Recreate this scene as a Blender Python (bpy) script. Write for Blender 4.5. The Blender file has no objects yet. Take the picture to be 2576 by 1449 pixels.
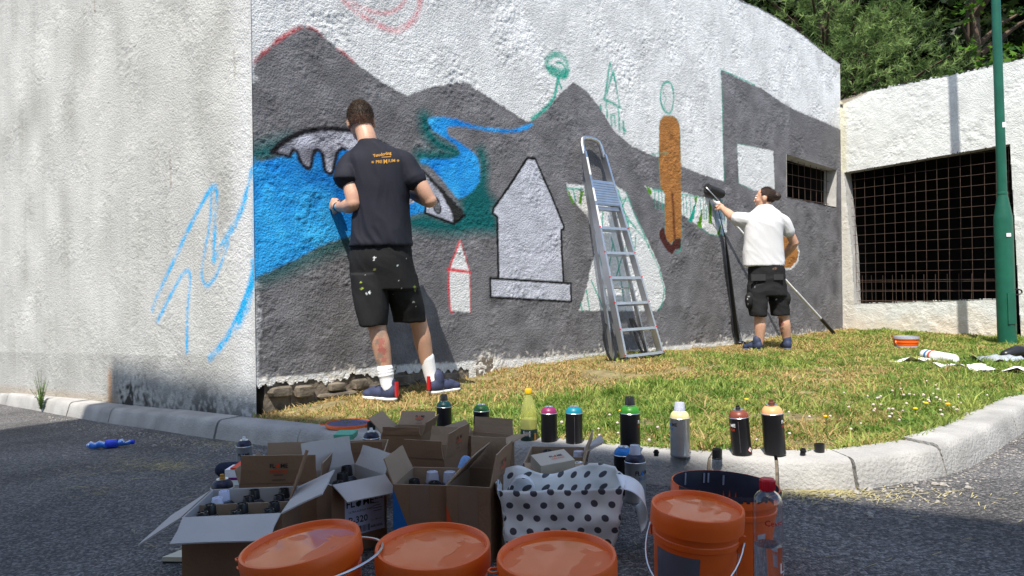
import bpy, math, random
import numpy as np
from mathutils import Vector, Matrix, noise as mnoise
from mathutils.bvhtree import BVHTree
random.seed(7); rng = np.random.default_rng(7)
SC = bpy.context.scene
COL = SC.collection
R = math.radians

# ------------------------------------------------------------------ camera, world, sun, exposure
FPX = 1861.0; CAM = Vector((0, 0, 0.70))
_f = Vector((0, 1, -0.0024)).normalized()
_r = Vector((1, 0, -0.013)); _r = (_r - _f * _r.dot(_f)).normalized()
_u = _r.cross(_f)
cam = bpy.data.cameras.new('camera'); camo = bpy.data.objects.new('camera', cam); COL.objects.link(camo)
cam.sensor_width = 36; cam.lens = 36 * FPX / 2576; cam.clip_start = .02; cam.clip_end = 500
camo.matrix_world = Matrix(((_r.x, _u.x, -_f.x, CAM.x), (_r.y, _u.y, -_f.y, CAM.y), (_r.z, _u.z, -_f.z, CAM.z), (0, 0, 0, 1)))
SC.camera = camo
SUN_AZ, SUN_EL = R(15), R(59)
SV = Vector((math.sin(SUN_AZ) * math.cos(SUN_EL), math.cos(SUN_AZ) * math.cos(SUN_EL), -math.sin(SUN_EL)))
w = bpy.data.worlds.new('World'); SC.world = w; w.use_nodes = True
nt = w.node_tree; bg = nt.nodes['Background']
sky = nt.nodes.new('ShaderNodeTexSky'); sky.sky_type = 'NISHITA'; sky.sun_disc = False
sky.sun_elevation = SUN_EL; sky.sun_rotation = SUN_AZ + math.pi
nt.links.new(sky.outputs[0], bg.inputs[0]); bg.inputs[1].default_value = 0.15
sl = bpy.data.lights.new('sun', 'SUN'); sl.energy = 4.6; sl.angle = R(.55); sl.color = (1, .95, .87)
so = bpy.data.objects.new('sun', sl); COL.objects.link(so)
so.rotation_euler = SV.to_track_quat('-Z', 'Y').to_euler()
SC.view_settings.view_transform = 'Standard'; SC.view_settings.look = 'None'
SC.view_settings.exposure = 0.74; SC.view_settings.gamma = 1; SC.view_settings.use_curve_mapping = False
SC.cycles.max_bounces = 14; SC.cycles.transmission_bounces = 12; SC.cycles.transparent_max_bounces = 8
SC.cycles.use_denoising = True

# ------------------------------------------------------------------ survey: lines of sight to places on the ground and walls
def ray(px, py): return _f + _r * ((px - 1288) / FPX) - _u * ((py - 724.5) / FPX)
def Pd(px, py, Y):
    d = ray(px, py); return CAM + d * (Y / d.y)
def onz(px, py, z):
    d = ray(px, py); return CAM + d * ((z - CAM.z) / d.z)
def road(x, y):
    return .0336 * min(max(x, -7), 2.2) - .0276 * (min(max(y, -3), 8) - 1.5)
def onf(px, py, fn, dz=0.):
    z = 0.
    for _ in range(30):
        p = onz(px, py, z + dz); z = .5 * z + .5 * fn(p.x, p.y)
    return onz(px, py, fn(p.x, p.y) + dz)
def onroad(px, py, dz=0.): return onf(px, py, road, dz)
A = Vector((-1.497, 4.3)); B = Vector((4.26, 9.54))
DM = (B - A).normalized(); NM = Vector((DM.y, -DM.x)); LM = (B - A).length
DL = Vector((-.795, .607)).normalized(); NL = Vector((-DL.y, DL.x)) * -1
if NL.y > 0: NL = -NL
DR = Vector((1.17, -1.59)).normalized(); NR = Vector((DR.y, -DR.x))
if NR.x > 0: NR = -NR
def onwall(px, py, O, D, N, off=0.):
    d = ray(px, py); n = Vector((N.x, N.y, 0)); o = Vector((O.x, O.y, 0)) + n * off
    t = (o - CAM).dot(n) / d.dot(n); return CAM + d * t
def UM(px, py):
    p = onwall(px, py, A, DM, NM); return ((p.xy - A).dot(DM), p.z)
def UL(px, py):
    p = onwall(px, py, A, DL, NL); return ((p.xy - A).dot(DL), p.z)
def UR(px, py):
    p = onwall(px, py, B, DR, NR); return ((p.xy - B).dot(DR), p.z)
GP = [(-1.45, 4.15, -.03), (-.76, 4.42, .02), (-.5, 4.65, .03), (-.42, 5.28, .03), (.04, 5.7, .08), (1.03, 5.92, .10), (2.4, 7.0, .05),
      (1.9, 5.2, .06), (3.4, 8.6, .08), (4.26, 9.54, .085), (4.86, 7.26, .06), (.15, 3.05, .06), (.95, 2.75, .085), (2.0, 3.3, .10), (3.0, 4.6, .09), (6, 7, .09), (8.5, 9, .1),
      (-.75, 3.9, .03)]
def gz(x, y):
    s = t = 0.
    for a, b, c in GP:
        k = 1 / ((x - a) ** 2 + (y - b) ** 2 + .02) ** 1.5; s += k; t += k * c
    return t / s
def ongrass(px, py, dz=0.): return onf(px, py, gz, dz)

# ------------------------------------------------------------------ mesh helpers
def lin(r, g, b):
    f = lambda c: (c / 255 / 12.92) if c <= 10 else ((c / 255 + .055) / 1.055) ** 2.4
    return (f(r), f(g), f(b))
class MB:
    def __init__(s): s.v = []; s.f = []; s.m = []; s.mi = 0
    def add(s, vs, fs, M=None):
        k = len(s.v)
        s.v += [(M @ Vector(p)) if M else Vector(p) for p in vs]
        s.f += [tuple(i + k for i in q) for q in fs]; s.m += [s.mi] * len(fs); return s
    def box(s, c, d, M=None):
        x, y, z = c; a, b, h = d[0] / 2, d[1] / 2, d[2] / 2
        vs = [(x + i * a, y + j * b, z + k * h) for k in (-1, 1) for j in (-1, 1) for i in (-1, 1)]
        return s.add(vs, [(0, 2, 3, 1), (4, 5, 7, 6), (0, 1, 5, 4), (2, 6, 7, 3), (0, 4, 6, 2), (1, 3, 7, 5)], M)
    def slab(s, pts, t, M=None):            # planar polygon thickened along its normal
        P = [Vector(p) for p in pts]; n = Vector((0, 0, 0))
        for i in range(len(P)):
            a, b = P[i], P[(i + 1) % len(P)]
            n += Vector(((a.y - b.y) * (a.z + b.z), (a.z - b.z) * (a.x + b.x), (a.x - b.x) * (a.y + b.y)))
        n.normalize(); k = len(P); V = P + [p - n * t for p in P]
        F = [tuple(range(k)), tuple(range(2 * k - 1, k - 1, -1))] + [(i, k + i, k + (i + 1) % k, (i + 1) % k) for i in range(k)]
        return s.add(V, F, M)
    def lathe(s, prof, n=32, M=None, c=(0, 0, 0), cap=True):
        vs = []; fs = []; c = Vector(c)
        for r, z in prof:
            for i in range(n):
                a = 2 * math.pi * i / n; vs.append(c + Vector((r * math.cos(a), r * math.sin(a), z)))
        for j in range(len(prof) - 1):
            for i in range(n):
                i2 = (i + 1) % n; fs.append((j * n + i, j * n + i2, (j + 1) * n + i2, (j + 1) * n + i))
        if cap and prof[0][0] > 1e-5: fs.append(tuple(range(n - 1, -1, -1)))
        if cap and prof[-1][0] > 1e-5: fs.append(tuple(range((len(prof) - 1) * n, len(prof) * n)))
        return s.add(vs, fs, M)
    def rings(s, rings, cap=True, M=None):
        n = len(rings[0]); vs = [p for r in rings for p in r]; fs = []
        for j in range(len(rings) - 1):
            for i in range(n):
                i2 = (i + 1) % n; fs.append((j * n + i, j * n + i2, (j + 1) * n + i2, (j + 1) * n + i))
        if cap: fs += [tuple(range(n - 1, -1, -1)), tuple(range((len(rings) - 1) * n, len(rings) * n))]
        return s.add(vs, fs, M)
    def tube(s, pts, rad, n=8, closed=False, M=None, round_end=False):
        P = [Vector(p) for p in pts]; k = len(P)
        rr = list(rad) if hasattr(rad, '__len__') else [rad] * k
        if round_end:
            d0 = (P[0] - P[1]).normalized(); d1 = (P[-1] - P[-2]).normalized()
            a = [(P[0] + d0 * rr[0] * math.sin(R(q)), rr[0] * math.cos(R(q))) for q in (80, 55, 28)]
            b = [(P[-1] + d1 * rr[-1] * math.sin(R(q)), rr[-1] * math.cos(R(q))) for q in (28, 55, 80)]
            P = [q[0] for q in a] + P + [q[0] for q in b]; rr = [q[1] for q in a] + rr + [q[1] for q in b]; k = len(P)
        up = None; rs = []
        for i in range(k):
            if closed: t = (P[(i + 1) % k] - P[i - 1])
            else: t = P[min(i + 1, k - 1)] - P[max(i - 1, 0)]
            t.normalize()
            if up is None:
                up = Vector((0, 0, 1)) if abs(t.z) < .9 else Vector((1, 0, 0))
            up = (up - t * up.dot(t)).normalized(); sd = t.cross(up)
            rs.append([P[i] + (up * math.sin(2 * math.pi * j / n) + sd * math.cos(2 * math.pi * j / n)) * rr[i] for j in range(n)])
        if closed: rs.append(rs[0])
        return s.rings(rs, cap=not closed, M=M)
    def ell(s, c, r, M3=None, nu=20, nv=12):
        vs = []; fs = []; c = Vector(c); M3 = M3 or Matrix.Identity(3)
        for j in range(1, nv):
            th = math.pi * j / nv
            for i in range(nu):
                a = 2 * math.pi * i / nu
                vs.append(c + M3 @ Vector((r[0] * math.sin(th) * math.cos(a), r[1] * math.sin(th) * math.sin(a), r[2] * math.cos(th))))
        vs.append(c + M3 @ Vector((0, 0, r[2]))); vs.append(c + M3 @ Vector((0, 0, -r[2])))
        for j in range(nv - 2):
            for i in range(nu):
                i2 = (i + 1) % nu; fs.append((j * nu + i, (j + 1) * nu + i, (j + 1) * nu + i2, j * nu + i2))
        t = len(vs) - 2
        for i in range(nu):
            fs.append((t, i, (i + 1) % nu)); fs.append((t + 1, (nv - 2) * nu + (i + 1) % nu, (nv - 2) * nu + i))
        return s.add(vs, fs)
    def mesh(s, name, mats, smooth=None, inv=None):
        me = bpy.data.meshes.new(name)
        vs = [(inv @ p) for p in s.v] if inv else s.v
        me.from_pydata([tuple(p) for p in vs], [], s.f)
        for m in (mats if isinstance(mats, (list, tuple)) else [mats]): me.materials.append(m)
        if any(s.m): me.polygons.foreach_set('material_index', s.m)
        if smooth is not None:
            me.polygons.foreach_set('use_smooth', [True] * len(me.polygons)); me.set_sharp_from_angle(angle=R(smooth))
        me.update(); return me
def np_mesh(name, V, F, mat, attr=None, smooth=False):
    me = bpy.data.meshes.new(name); V = np.asarray(V, np.float32); F = np.asarray(F, np.int32)
    me.vertices.add(len(V)); me.vertices.foreach_set('co', V.ravel())
    k = F.shape[1]; me.loops.add(F.size); me.loops.foreach_set('vertex_index', F.ravel())
    me.polygons.add(len(F)); me.polygons.foreach_set('loop_start', np.arange(0, F.size, k, dtype=np.int32))
    me.update(calc_edges=True)
    if attr is not None:
        a = me.color_attributes.new('paint', 'FLOAT_COLOR', 'POINT')
        a.data.foreach_set('color', np.c_[attr, np.ones(len(V))].astype(np.float32).ravel())
    me.materials.append(mat)
    if smooth: me.polygons.foreach_set('use_smooth', np.ones(len(F), bool))
    me.validate(); return me
def tag(o, label=None, cat=None, group=None, kind=None):
    if label: o['label'] = label
    if cat: o['category'] = cat
    if group: o['group'] = group
    if kind: o['kind'] = kind
    return o
def link(name, me, parent=None):
    o = bpy.data.objects.new(name, me); COL.objects.link(o)
    if parent: o.parent = parent
    return o
def thing(name, label, cat, loc=(0, 0, 0), rz=0., group=None, M=None):
    o = bpy.data.objects.new(name, None); COL.objects.link(o); o.empty_display_size = .05
    if M is not None: o.matrix_world = M
    else: o.location = loc; o.rotation_euler = (0, 0, rz)
    return tag(o, label, cat, group)
def rootM(p):
    while p.parent: p = p.parent
    return p.matrix_basis
def part(name, mb, mats, parent, smooth=None, world=False, label=None):
    inv = rootM(parent).inverted() if world else None
    o = link(name, mb.mesh(name, mats, smooth, inv), parent)
    if label: o['label'] = label
    return o
def solo(name, mb, mats, label, cat, loc, smooth=None, group=None):     # one-mesh thing, vertices given in world
    L = Vector(loc); o = link(name, mb.mesh(name, mats, smooth, Matrix.Translation(-L))); o.location = L
    return tag(o, label, cat, group)

# ------------------------------------------------------------------ materials
def mk(name, base, rough=.6, var=.12, vs=8., bump=0., bs=60., metal=0., trans=0., ior=1.45, attr=None, spec=.5, coat=0., alpha=None, detail=4, sss=0):
    m = bpy.data.materials.new(name); m.use_nodes = True; n = m.node_tree.nodes; l = m.node_tree.links
    b = n['Principled BSDF']; b.inputs['Roughness'].default_value = rough; b.inputs['Metallic'].default_value = metal
    b.inputs['Transmission Weight'].default_value = trans; b.inputs['IOR'].default_value = ior
    b.inputs['Specular IOR Level'].default_value = spec; b.inputs['Coat Weight'].default_value = coat
    if sss:
        b.inputs['Subsurface Weight'].default_value = sss; b.inputs['Subsurface Radius'].default_value = (.01, .004, .002)
    tc = n.new('ShaderNodeTexCoord')
    if attr:
        a = n.new('ShaderNodeAttribute'); a.attribute_name = attr; src = a.outputs['Color']
    else:
        c = n.new('ShaderNodeRGB'); c.outputs[0].default_value = (*base, 1); src = c.outputs[0]
    if var:
        t = n.new('ShaderNodeTexNoise'); t.inputs['Scale'].default_value = vs; t.inputs['Detail'].default_value = detail
        l.new(tc.outputs['Object'], t.inputs['Vector'])
        mr = n.new('ShaderNodeMapRange'); mr.inputs['From Min'].default_value = .3; mr.inputs['From Max'].default_value = .7
        mr.inputs['To Min'].default_value = 1 - var; mr.inputs['To Max'].default_value = 1 + var
        l.new(t.outputs['Fac'], mr.inputs['Value'])
        mx = n.new('ShaderNodeVectorMath'); mx.operation = 'SCALE'; l.new(src, mx.inputs[0]); l.new(mr.outputs[0], mx.inputs['Scale'])
        src = mx.outputs[0]
    l.new(src, b.inputs['Base Color'])
    if bump:
        t2 = n.new('ShaderNodeTexNoise'); t2.inputs['Scale'].default_value = bs; t2.inputs['Detail'].default_value = 5
        l.new(tc.outputs['Object'], t2.inputs['Vector'])
        bm = n.new('ShaderNodeBump'); bm.inputs['Strength'].default_value = bump; bm.inputs['Distance'].default_value = .01
        l.new(t2.outputs['Fac'], bm.inputs['Height']); l.new(bm.outputs[0], b.inputs['Normal'])
    return m
M = {}
M['plaster'] = mk('plaster', (.5, .5, .5), .9, .09, 60, .75, 85, attr='paint', spec=.2)
M['concrete'] = mk('concrete', (.42, .41, .39), .9, .15, 14, .4, 90, spec=.2)
M['kerb'] = mk('kerb', (.345, .335, .315), .9, .18, 6, .7, 90, spec=.2, detail=10)
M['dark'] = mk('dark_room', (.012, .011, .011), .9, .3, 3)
M['rust'] = mk('rusty_steel', (.06, .035, .024), .7, .35, 30)
M['stone'] = mk('stone', (.16, .135, .105), .9, .4, 12, .8, 40, spec=.2)
M['soil'] = mk('soil', (.20, .165, .085), .95, .4, 9, .8, 60, spec=.1)
M['blade'] = mk('grass_blade', (.1, .2, .05), .6, .0, attr='paint', spec=.3)
M['card'] = mk('cardboard_outer', (.225, .132, .076), .8, .08, 10, .12, 120, spec=.25)
M['cardin'] = mk('cardboard_inner', (.34, .245, .165), .85, .06, 10, .12, 120, spec=.2)
M['cardpale'] = mk('cardboard_pale', (.47, .44, .41), .85, .05, 10, .1, 120, spec=.2)
M['orange'] = mk('orange_plastic', lin(228, 96, 28), .36, .07, 7, .03, 200)
M['wet'] = mk('wet_lid', lin(220, 100, 36), .14, .10, 9, .05, 9)
M['wire'] = mk('wire', (.55, .56, .58), .3, .05, 10, metal=1)
M['alu'] = mk('aluminium', (.62, .63, .65), .36, .08, 12, metal=1)
M['aludark'] = mk('aluminium_brushed', (.42, .43, .45), .45, .1, 12, metal=1)
M['red'] = mk('red_plastic', lin(190, 30, 35), .4, .05)
M['white'] = mk('white_print', (.78, .78, .76), .55, .05)
M['black'] = mk('black_plastic', (.012, .012, .013), .35, .2, 20)
M['blackmat'] = mk('black_print', (.015, .015, .016), .6, .1)
M['can_black'] = mk('can_black', (.013, .013, .014), .3, .15, 14)
M['can_silver'] = mk('can_silver', (.48, .49, .50), .34, .1, 20, metal=.85)
M['tin'] = mk('tin_rim', (.7, .7, .7), .3, .05, metal=1)
M['clear'] = mk('clear_cap', (.75, .78, .92), .25, .05, trans=.45)
M['lilac'] = mk('lilac_cap', (.62, .66, .82), .35, .05)
M['flame_o'] = mk('flame_orange', lin(205, 70, 30), .6, .05)
M['blue_p'] = mk('blue_print', lin(20, 95, 165), .6, .05)
M['gold'] = mk('gold_print', lin(178, 128, 44), .7, .1)
M['navy'] = mk('navy_nap', (.012, .018, .045), .9, .3, 60, .6, 200)
M['green_post'] = mk('green_post', lin(20, 84, 66), .42, .16, 7, .05, 60)
M['skin'] = mk('skin', (.5, .3, .2), .5, .1, 14, .05, 200, attr='paint', sss=.12)
M['shirt_navy'] = mk('navy_cotton', (.013, .014, .022), .75, .15, 8, .25, 300, spec=.25)
M['shirt_white'] = mk('white_cotton', (.56, .56, .57), .9, .03, 8, .15, 300, spec=.2)
M['shorts'] = mk('black_shorts', (.02, .02, .02), .85, .2, 9, .25, 250, attr='paint', spec=.25)
M['sock'] = mk('white_sock', (.8, .8, .8), .9, .04, 8, .4, 250, spec=.2)
M['shoe'] = mk('shoe_blue', lin(52, 58, 84), .7, .15, 20, .2, 200)
M['sole'] = mk('shoe_sole', (.75, .74, .7), .6, .08)
M['hair1'] = mk('short_brown_hair', (.035, .022, .014), .6, .3, 60, .7, 300)
M['hair2'] = mk('long_brown_hair', (.028, .014, .009), .45, .4, 30, .6, 90)
M['bark'] = mk('bark', (.09, .06, .04), .9, .3, 10, .8, 30)
M['pine'] = mk('pine_needle', (.05, .1, .04), .6, 0, attr='paint', spec=.2)
M['leaf'] = mk('maple_leaf', (.06, .14, .03), .5, 0, attr='paint', spec=.3)
M['straw'] = mk('straw', (.42, .36, .17), .8, .2, 30)
M['paper'] = mk('paper', (.8, .8, .79), .8, .04)
M['tape'] = mk('brown_tape', (.20, .13, .085), .35, .08, 12)

def leafy(key, tl):
    m = M[key]; n = m.node_tree.nodes; l = m.node_tree.links; b = n['Principled BSDF']; out = n['Material Output']
    t = n.new('ShaderNodeBsdfTranslucent'); x = n.new('ShaderNodeMixShader'); x.inputs[0].default_value = tl
    src = b.inputs['Base Color'].links[0].from_socket; l.new(src, t.inputs['Color']); l.new(b.outputs[0], x.inputs[1]); l.new(t.outputs[0], x.inputs[2]); l.new(x.outputs[0], out.inputs['Surface'])
for k_ in ('blade', 'pine', 'leaf'): leafy(k_, .42)
M['hair'] = mk('head_hair', (.05, .03, .02), .55, .25, 50, .5, 200, attr='paint', spec=.35)
def add_puddle(m):                       # dried and wet patches change the gloss of the lids
    n = m.node_tree.nodes; l = m.node_tree.links; b = n['Principled BSDF']; tc = n.new('ShaderNodeTexCoord')
    t = n.new('ShaderNodeTexNoise'); t.inputs['Scale'].default_value = 11; t.inputs['Detail'].default_value = 1.5; t.inputs['Distortion'].default_value = 1.6; l.new(tc.outputs['Object'], t.inputs['Vector'])
    r = n.new('ShaderNodeValToRGB'); r.color_ramp.elements[0].position = .47; r.color_ramp.elements[0].color = (.06, .06, .06, 1); r.color_ramp.elements[1].position = .50; r.color_ramp.elements[1].color = (.42, .42, .42, 1); l.new(t.outputs['Fac'], r.inputs[0]); l.new(r.outputs[0], b.inputs['Roughness'])
    bm = n.new('ShaderNodeBump'); bm.inputs['Strength'].default_value = .5; bm.inputs['Distance'].default_value = .002; l.new(r.outputs[0], bm.inputs['Height']); l.new(bm.outputs[0], b.inputs['Normal'])
add_puddle(M['wet'])
# ------------------------------------------------------------------ noise fields (numpy, for rough render and paint)
def field(n, lo, hi, seed):               # band-passed gaussian noise, n x n, periodic, unit variance (lo, hi: wavelengths in samples)
    g = np.random.default_rng(seed).standard_normal((n, n)); F = np.fft.fft2(g)
    k = np.hypot(*np.meshgrid(np.fft.fftfreq(n), np.fft.fftfreq(n))) + 1e-9
    F *= np.exp(-(k * lo) ** 2) * (1 - np.exp(-(k * hi) ** 2)); o = np.real(np.fft.ifft2(F)); return o / o.std()
N1 = field(1024, 3.2, 9, 1); N2 = field(1024, 7, 24, 2); N3 = field(1024, 60, 300, 3); N4 = field(1024, 20, 90, 4)
def samp(Fd, u, v, cell):
    x = (u / cell) % 1024; y = (v / cell) % 1024; i = x.astype(int); j = y.astype(int); a = x - i; b = y - j
    i2 = (i + 1) % 1024; j2 = (j + 1) % 1024; i %= 1024; j %= 1024
    return (Fd[j, i] * (1 - a) + Fd[j, i2] * a) * (1 - b) + (Fd[j2, i] * (1 - a) + Fd[j2, i2] * a) * b
def cr(pts, closed=False, k=6):
    P = [np.array(p, float) for p in pts]; n = len(P); o = []
    for i in range(n if closed else n - 1):
        a, b, c, d = (P[(i - 1) % n], P[i], P[(i + 1) % n], P[(i + 2) % n]) if closed else (P[max(i - 1, 0)], P[i], P[i + 1], P[min(i + 2, n - 1)])
        for t in np.arange(k) / k:
            o.append(.5 * (2 * b + (c - a) * t + (2 * a - 5 * b + 4 * c - d) * t * t + (3 * b - a - 3 * c + d) * t ** 3))
    if not closed: o.append(P[-1])
    return np.array(o)
def inpoly(u, v, P):
    ins = np.zeros(u.shape, bool); n = len(P)
    for i in range(n):
        x1, y1 = P[i]; x2, y2 = P[(i + 1) % n]
        if y1 == y2: continue
        c = ((y1 > v) != (y2 > v)) & (u < (x2 - x1) * (v - y1) / (y2 - y1) + x1); ins ^= c
    return ins
def segdist(u, v, P, closed):
    d = np.full(u.shape, 9.); n = len(P)
    for i in range(n if closed else n - 1):
        x1, y1 = P[i]; x2, y2 = P[(i + 1) % n]; dx, dy = x2 - x1, y2 - y1; L = dx * dx + dy * dy + 1e-12
        t = np.clip(((u - x1) * dx + (v - y1) * dy) / L, 0, 1); d = np.minimum(d, np.hypot(u - x1 - t * dx, v - y1 - t * dy))
    return d
class Canvas:                              # paint on a wall, in metres along it (u) and up (v)
    def __init__(s, u, v, col, px): s.u = u; s.v = v; s.c = col; s.px = px; s.jit = samp(N1, u, v, .006) * .0022 + samp(N2, u, v, .006) * .0022
    def _mix(s, m, a, col): s.c[m] = s.c[m] * (1 - a[:, None]) + (np.asarray(col) if not callable(col) else col(s.u[m], s.v[m])) * a[:, None]
    def poly(s, pts, col, soft=.005, raw=False, alpha=1.):
        P = np.array(pts if raw else [s.px(*p) for p in pts]); g = soft * 2 + .03
        m = (s.u > P[:, 0].min() - g) & (s.u < P[:, 0].max() + g) & (s.v > P[:, 1].min() - g) & (s.v < P[:, 1].max() + g)
        u, v = s.u[m], s.v[m]; d = segdist(u, v, P, True) * np.where(inpoly(u, v, P), 1, -1) + s.jit[m]
        s._mix(m, np.clip(.5 + d / (2 * soft), 0, 1) * alpha, col)
    def stroke(s, pts, wd, col, soft=.006, alpha=1., closed=False, curve=True, dry=0.):
        P = np.array([s.px(*p) for p in (cr(pts, closed) if curve else pts)]); g = wd + soft * 2 + .03
        m = (s.u > P[:, 0].min() - g) & (s.u < P[:, 0].max() + g) & (s.v > P[:, 1].min() - g) & (s.v < P[:, 1].max() + g)
        u, v = s.u[m], s.v[m]; d = wd / 2 - segdist(u, v, P, closed) + s.jit[m] * min(.7, wd * 22)
        a = np.clip(.5 + d / (2 * soft), 0, 1) * alpha
        if dry: a *= np.clip(.75 + dry * (samp(N1, u, v, .006) + samp(N4, u, v, .006)), 0, 1)
        s._mix(m, a, col)
def T(lst, ox, oy, k): return [(ox + k * a, oy + k * b) for a, b in lst]
def m1(l): return T(l, 603.7, 301.9, .3472)
def c2(l): return T(l, 872, 0, .463)
def ct(l): return T(l, 1341.6, 100.6, .3935)
def c4(l): return T(l, 1375, 322, .4167)
def c3(l): return T(l, 1744, 0, .463)

def sheet(us, vs, O, D, N, keep, paintfn, amp, px, seed=0.):
    U, V = np.meshgrid(us, vs); u = U.ravel(); v = V.ravel(); nu = len(us)
    a1 = samp(N1, u + seed, v, .0045); a2 = samp(N1, u * .8 + seed, v + 3, .0085); a3 = samp(N2, u + seed, v + 1, .006)
    h = -np.clip(np.abs(a1 + .6 * a2) * -1 + .55, 0, 1) * 1.1 + .35 * a2 + .3 * a3 - .9 * np.clip(a3 - 1.1, 0, 2) + samp(N4, u + seed, v, .006) * .45
    h = h * amp * np.clip(.85 + .4 * samp(N3, u + seed, v + 2, .006), .35, 1.5)
    e = np.minimum(u - us[0], us[-1] - u); h *= np.clip(e / .03, 0.1, 1)
    X = np.c_[O.x + D.x * u + N.x * h, O.y + D.y * u + N.y * h, v]
    col = paintfn(u, v)
    j, i = np.meshgrid(np.arange(len(vs) - 1), np.arange(nu - 1), indexing='ij'); a = (j * nu + i).ravel()
    F = np.c_[a, a + 1, a + nu + 1, a + nu]
    cu = (u[F[:, 0]] + u[F[:, 2]]) / 2; cv = (v[F[:, 0]] + v[F[:, 2]]) / 2
    F = F[keep(cu, cv)]
    used = np.unique(F); mp = np.zeros(len(X), int); mp[used] = np.arange(len(used))
    nrm = np.cross(np.array([D.x, D.y, 0]), [0, 0, 1.]) @ np.array([N.x, N.y, 0])
    F = mp[F]; F = F if nrm > 0 else F[:, ::-1]
    return X[used], F, col[used]

SHADE_L = -.06
# ------------------------------------------------------------------ the building
bld = thing('building', 'white rough plastered building with half painted grey mountain mural', 'building', (A.x, A.y, 0))
def off(X): X = X.copy(); X[:, 0] -= A.x; X[:, 1] -= A.y; return X
def strip(mb, P, O, D, N, depth, closed=True):     # reveals along an outline, going back into the wall
    n = len(P)
    for i in range(n if closed else n - 1):
        (a, b), (c, d) = P[i], P[(i + 1) % n]; q = []
        for (u, v, k) in ((a, b, .004), (c, d, .004), (c, d, -depth), (a, b, -depth)):
            q.append((O.x + D.x * u + N.x * k, O.y + D.y * u + N.y * k, v))
        mb.add(q, [(0, 1, 2, 3)])
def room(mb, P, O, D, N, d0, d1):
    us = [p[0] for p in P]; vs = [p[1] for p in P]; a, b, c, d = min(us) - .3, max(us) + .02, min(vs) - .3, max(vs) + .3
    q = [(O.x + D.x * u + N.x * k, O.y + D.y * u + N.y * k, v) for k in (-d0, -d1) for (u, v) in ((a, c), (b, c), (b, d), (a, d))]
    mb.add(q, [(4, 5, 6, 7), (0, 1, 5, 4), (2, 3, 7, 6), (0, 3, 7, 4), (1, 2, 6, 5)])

WHITE = np.array(lin(207, 208, 208)); DG = np.array(lin(108, 107, 110)); TEAL = np.array(lin(8, 88, 90)); TLINE = np.array(lin(22, 150, 130))
# mural wall outline (u, v)
roof_px = [(1180, -300), (1500, -190), (1780, -40), (1860, 0), (1905, 18), (1950, 42), (1990, 68), (2030, 96), (2075, 134), (2117, 163)]
RU = [UM(*p) for p in roof_px[2:]]
mtop = [(0, RU[0][1] + .02)] + RU
MW = [(0., -.15)] + [(LM, -.15)] + [(LM, RU[-1][1])] + RU[::-1] + [mtop[0]]
WIN = [UM(*p) for p in ((1978, 388), (2104, 427), (2103, 521), (1979, 496))]
us = [0.]
while us[-1] < LM: us.append(us[-1] + .0056 + .0009 * us[-1])
us = np.array(us) * (LM / us[-1]); vs = np.arange(-.15, 3.9, .0078)
LOWP = np.array([UM(*p) for p in ((640, 966), (760, 960), (900, 948), (1010, 938), (1140, 929), (1180, 935))])
def keepM(u, v):
    k = inpoly(u, v + samp(N1, u, v, .006) * .004, MW) & ~inpoly(u, v, WIN)
    low = np.interp(u, LOWP[:, 0], LOWP[:, 1]) + samp(N2, u, v * 0, .006) * .008 + samp(N4, u, v * 0, .006) * .008
    return k & ~((u < LOWP[-1, 0]) & (v < low))
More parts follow.
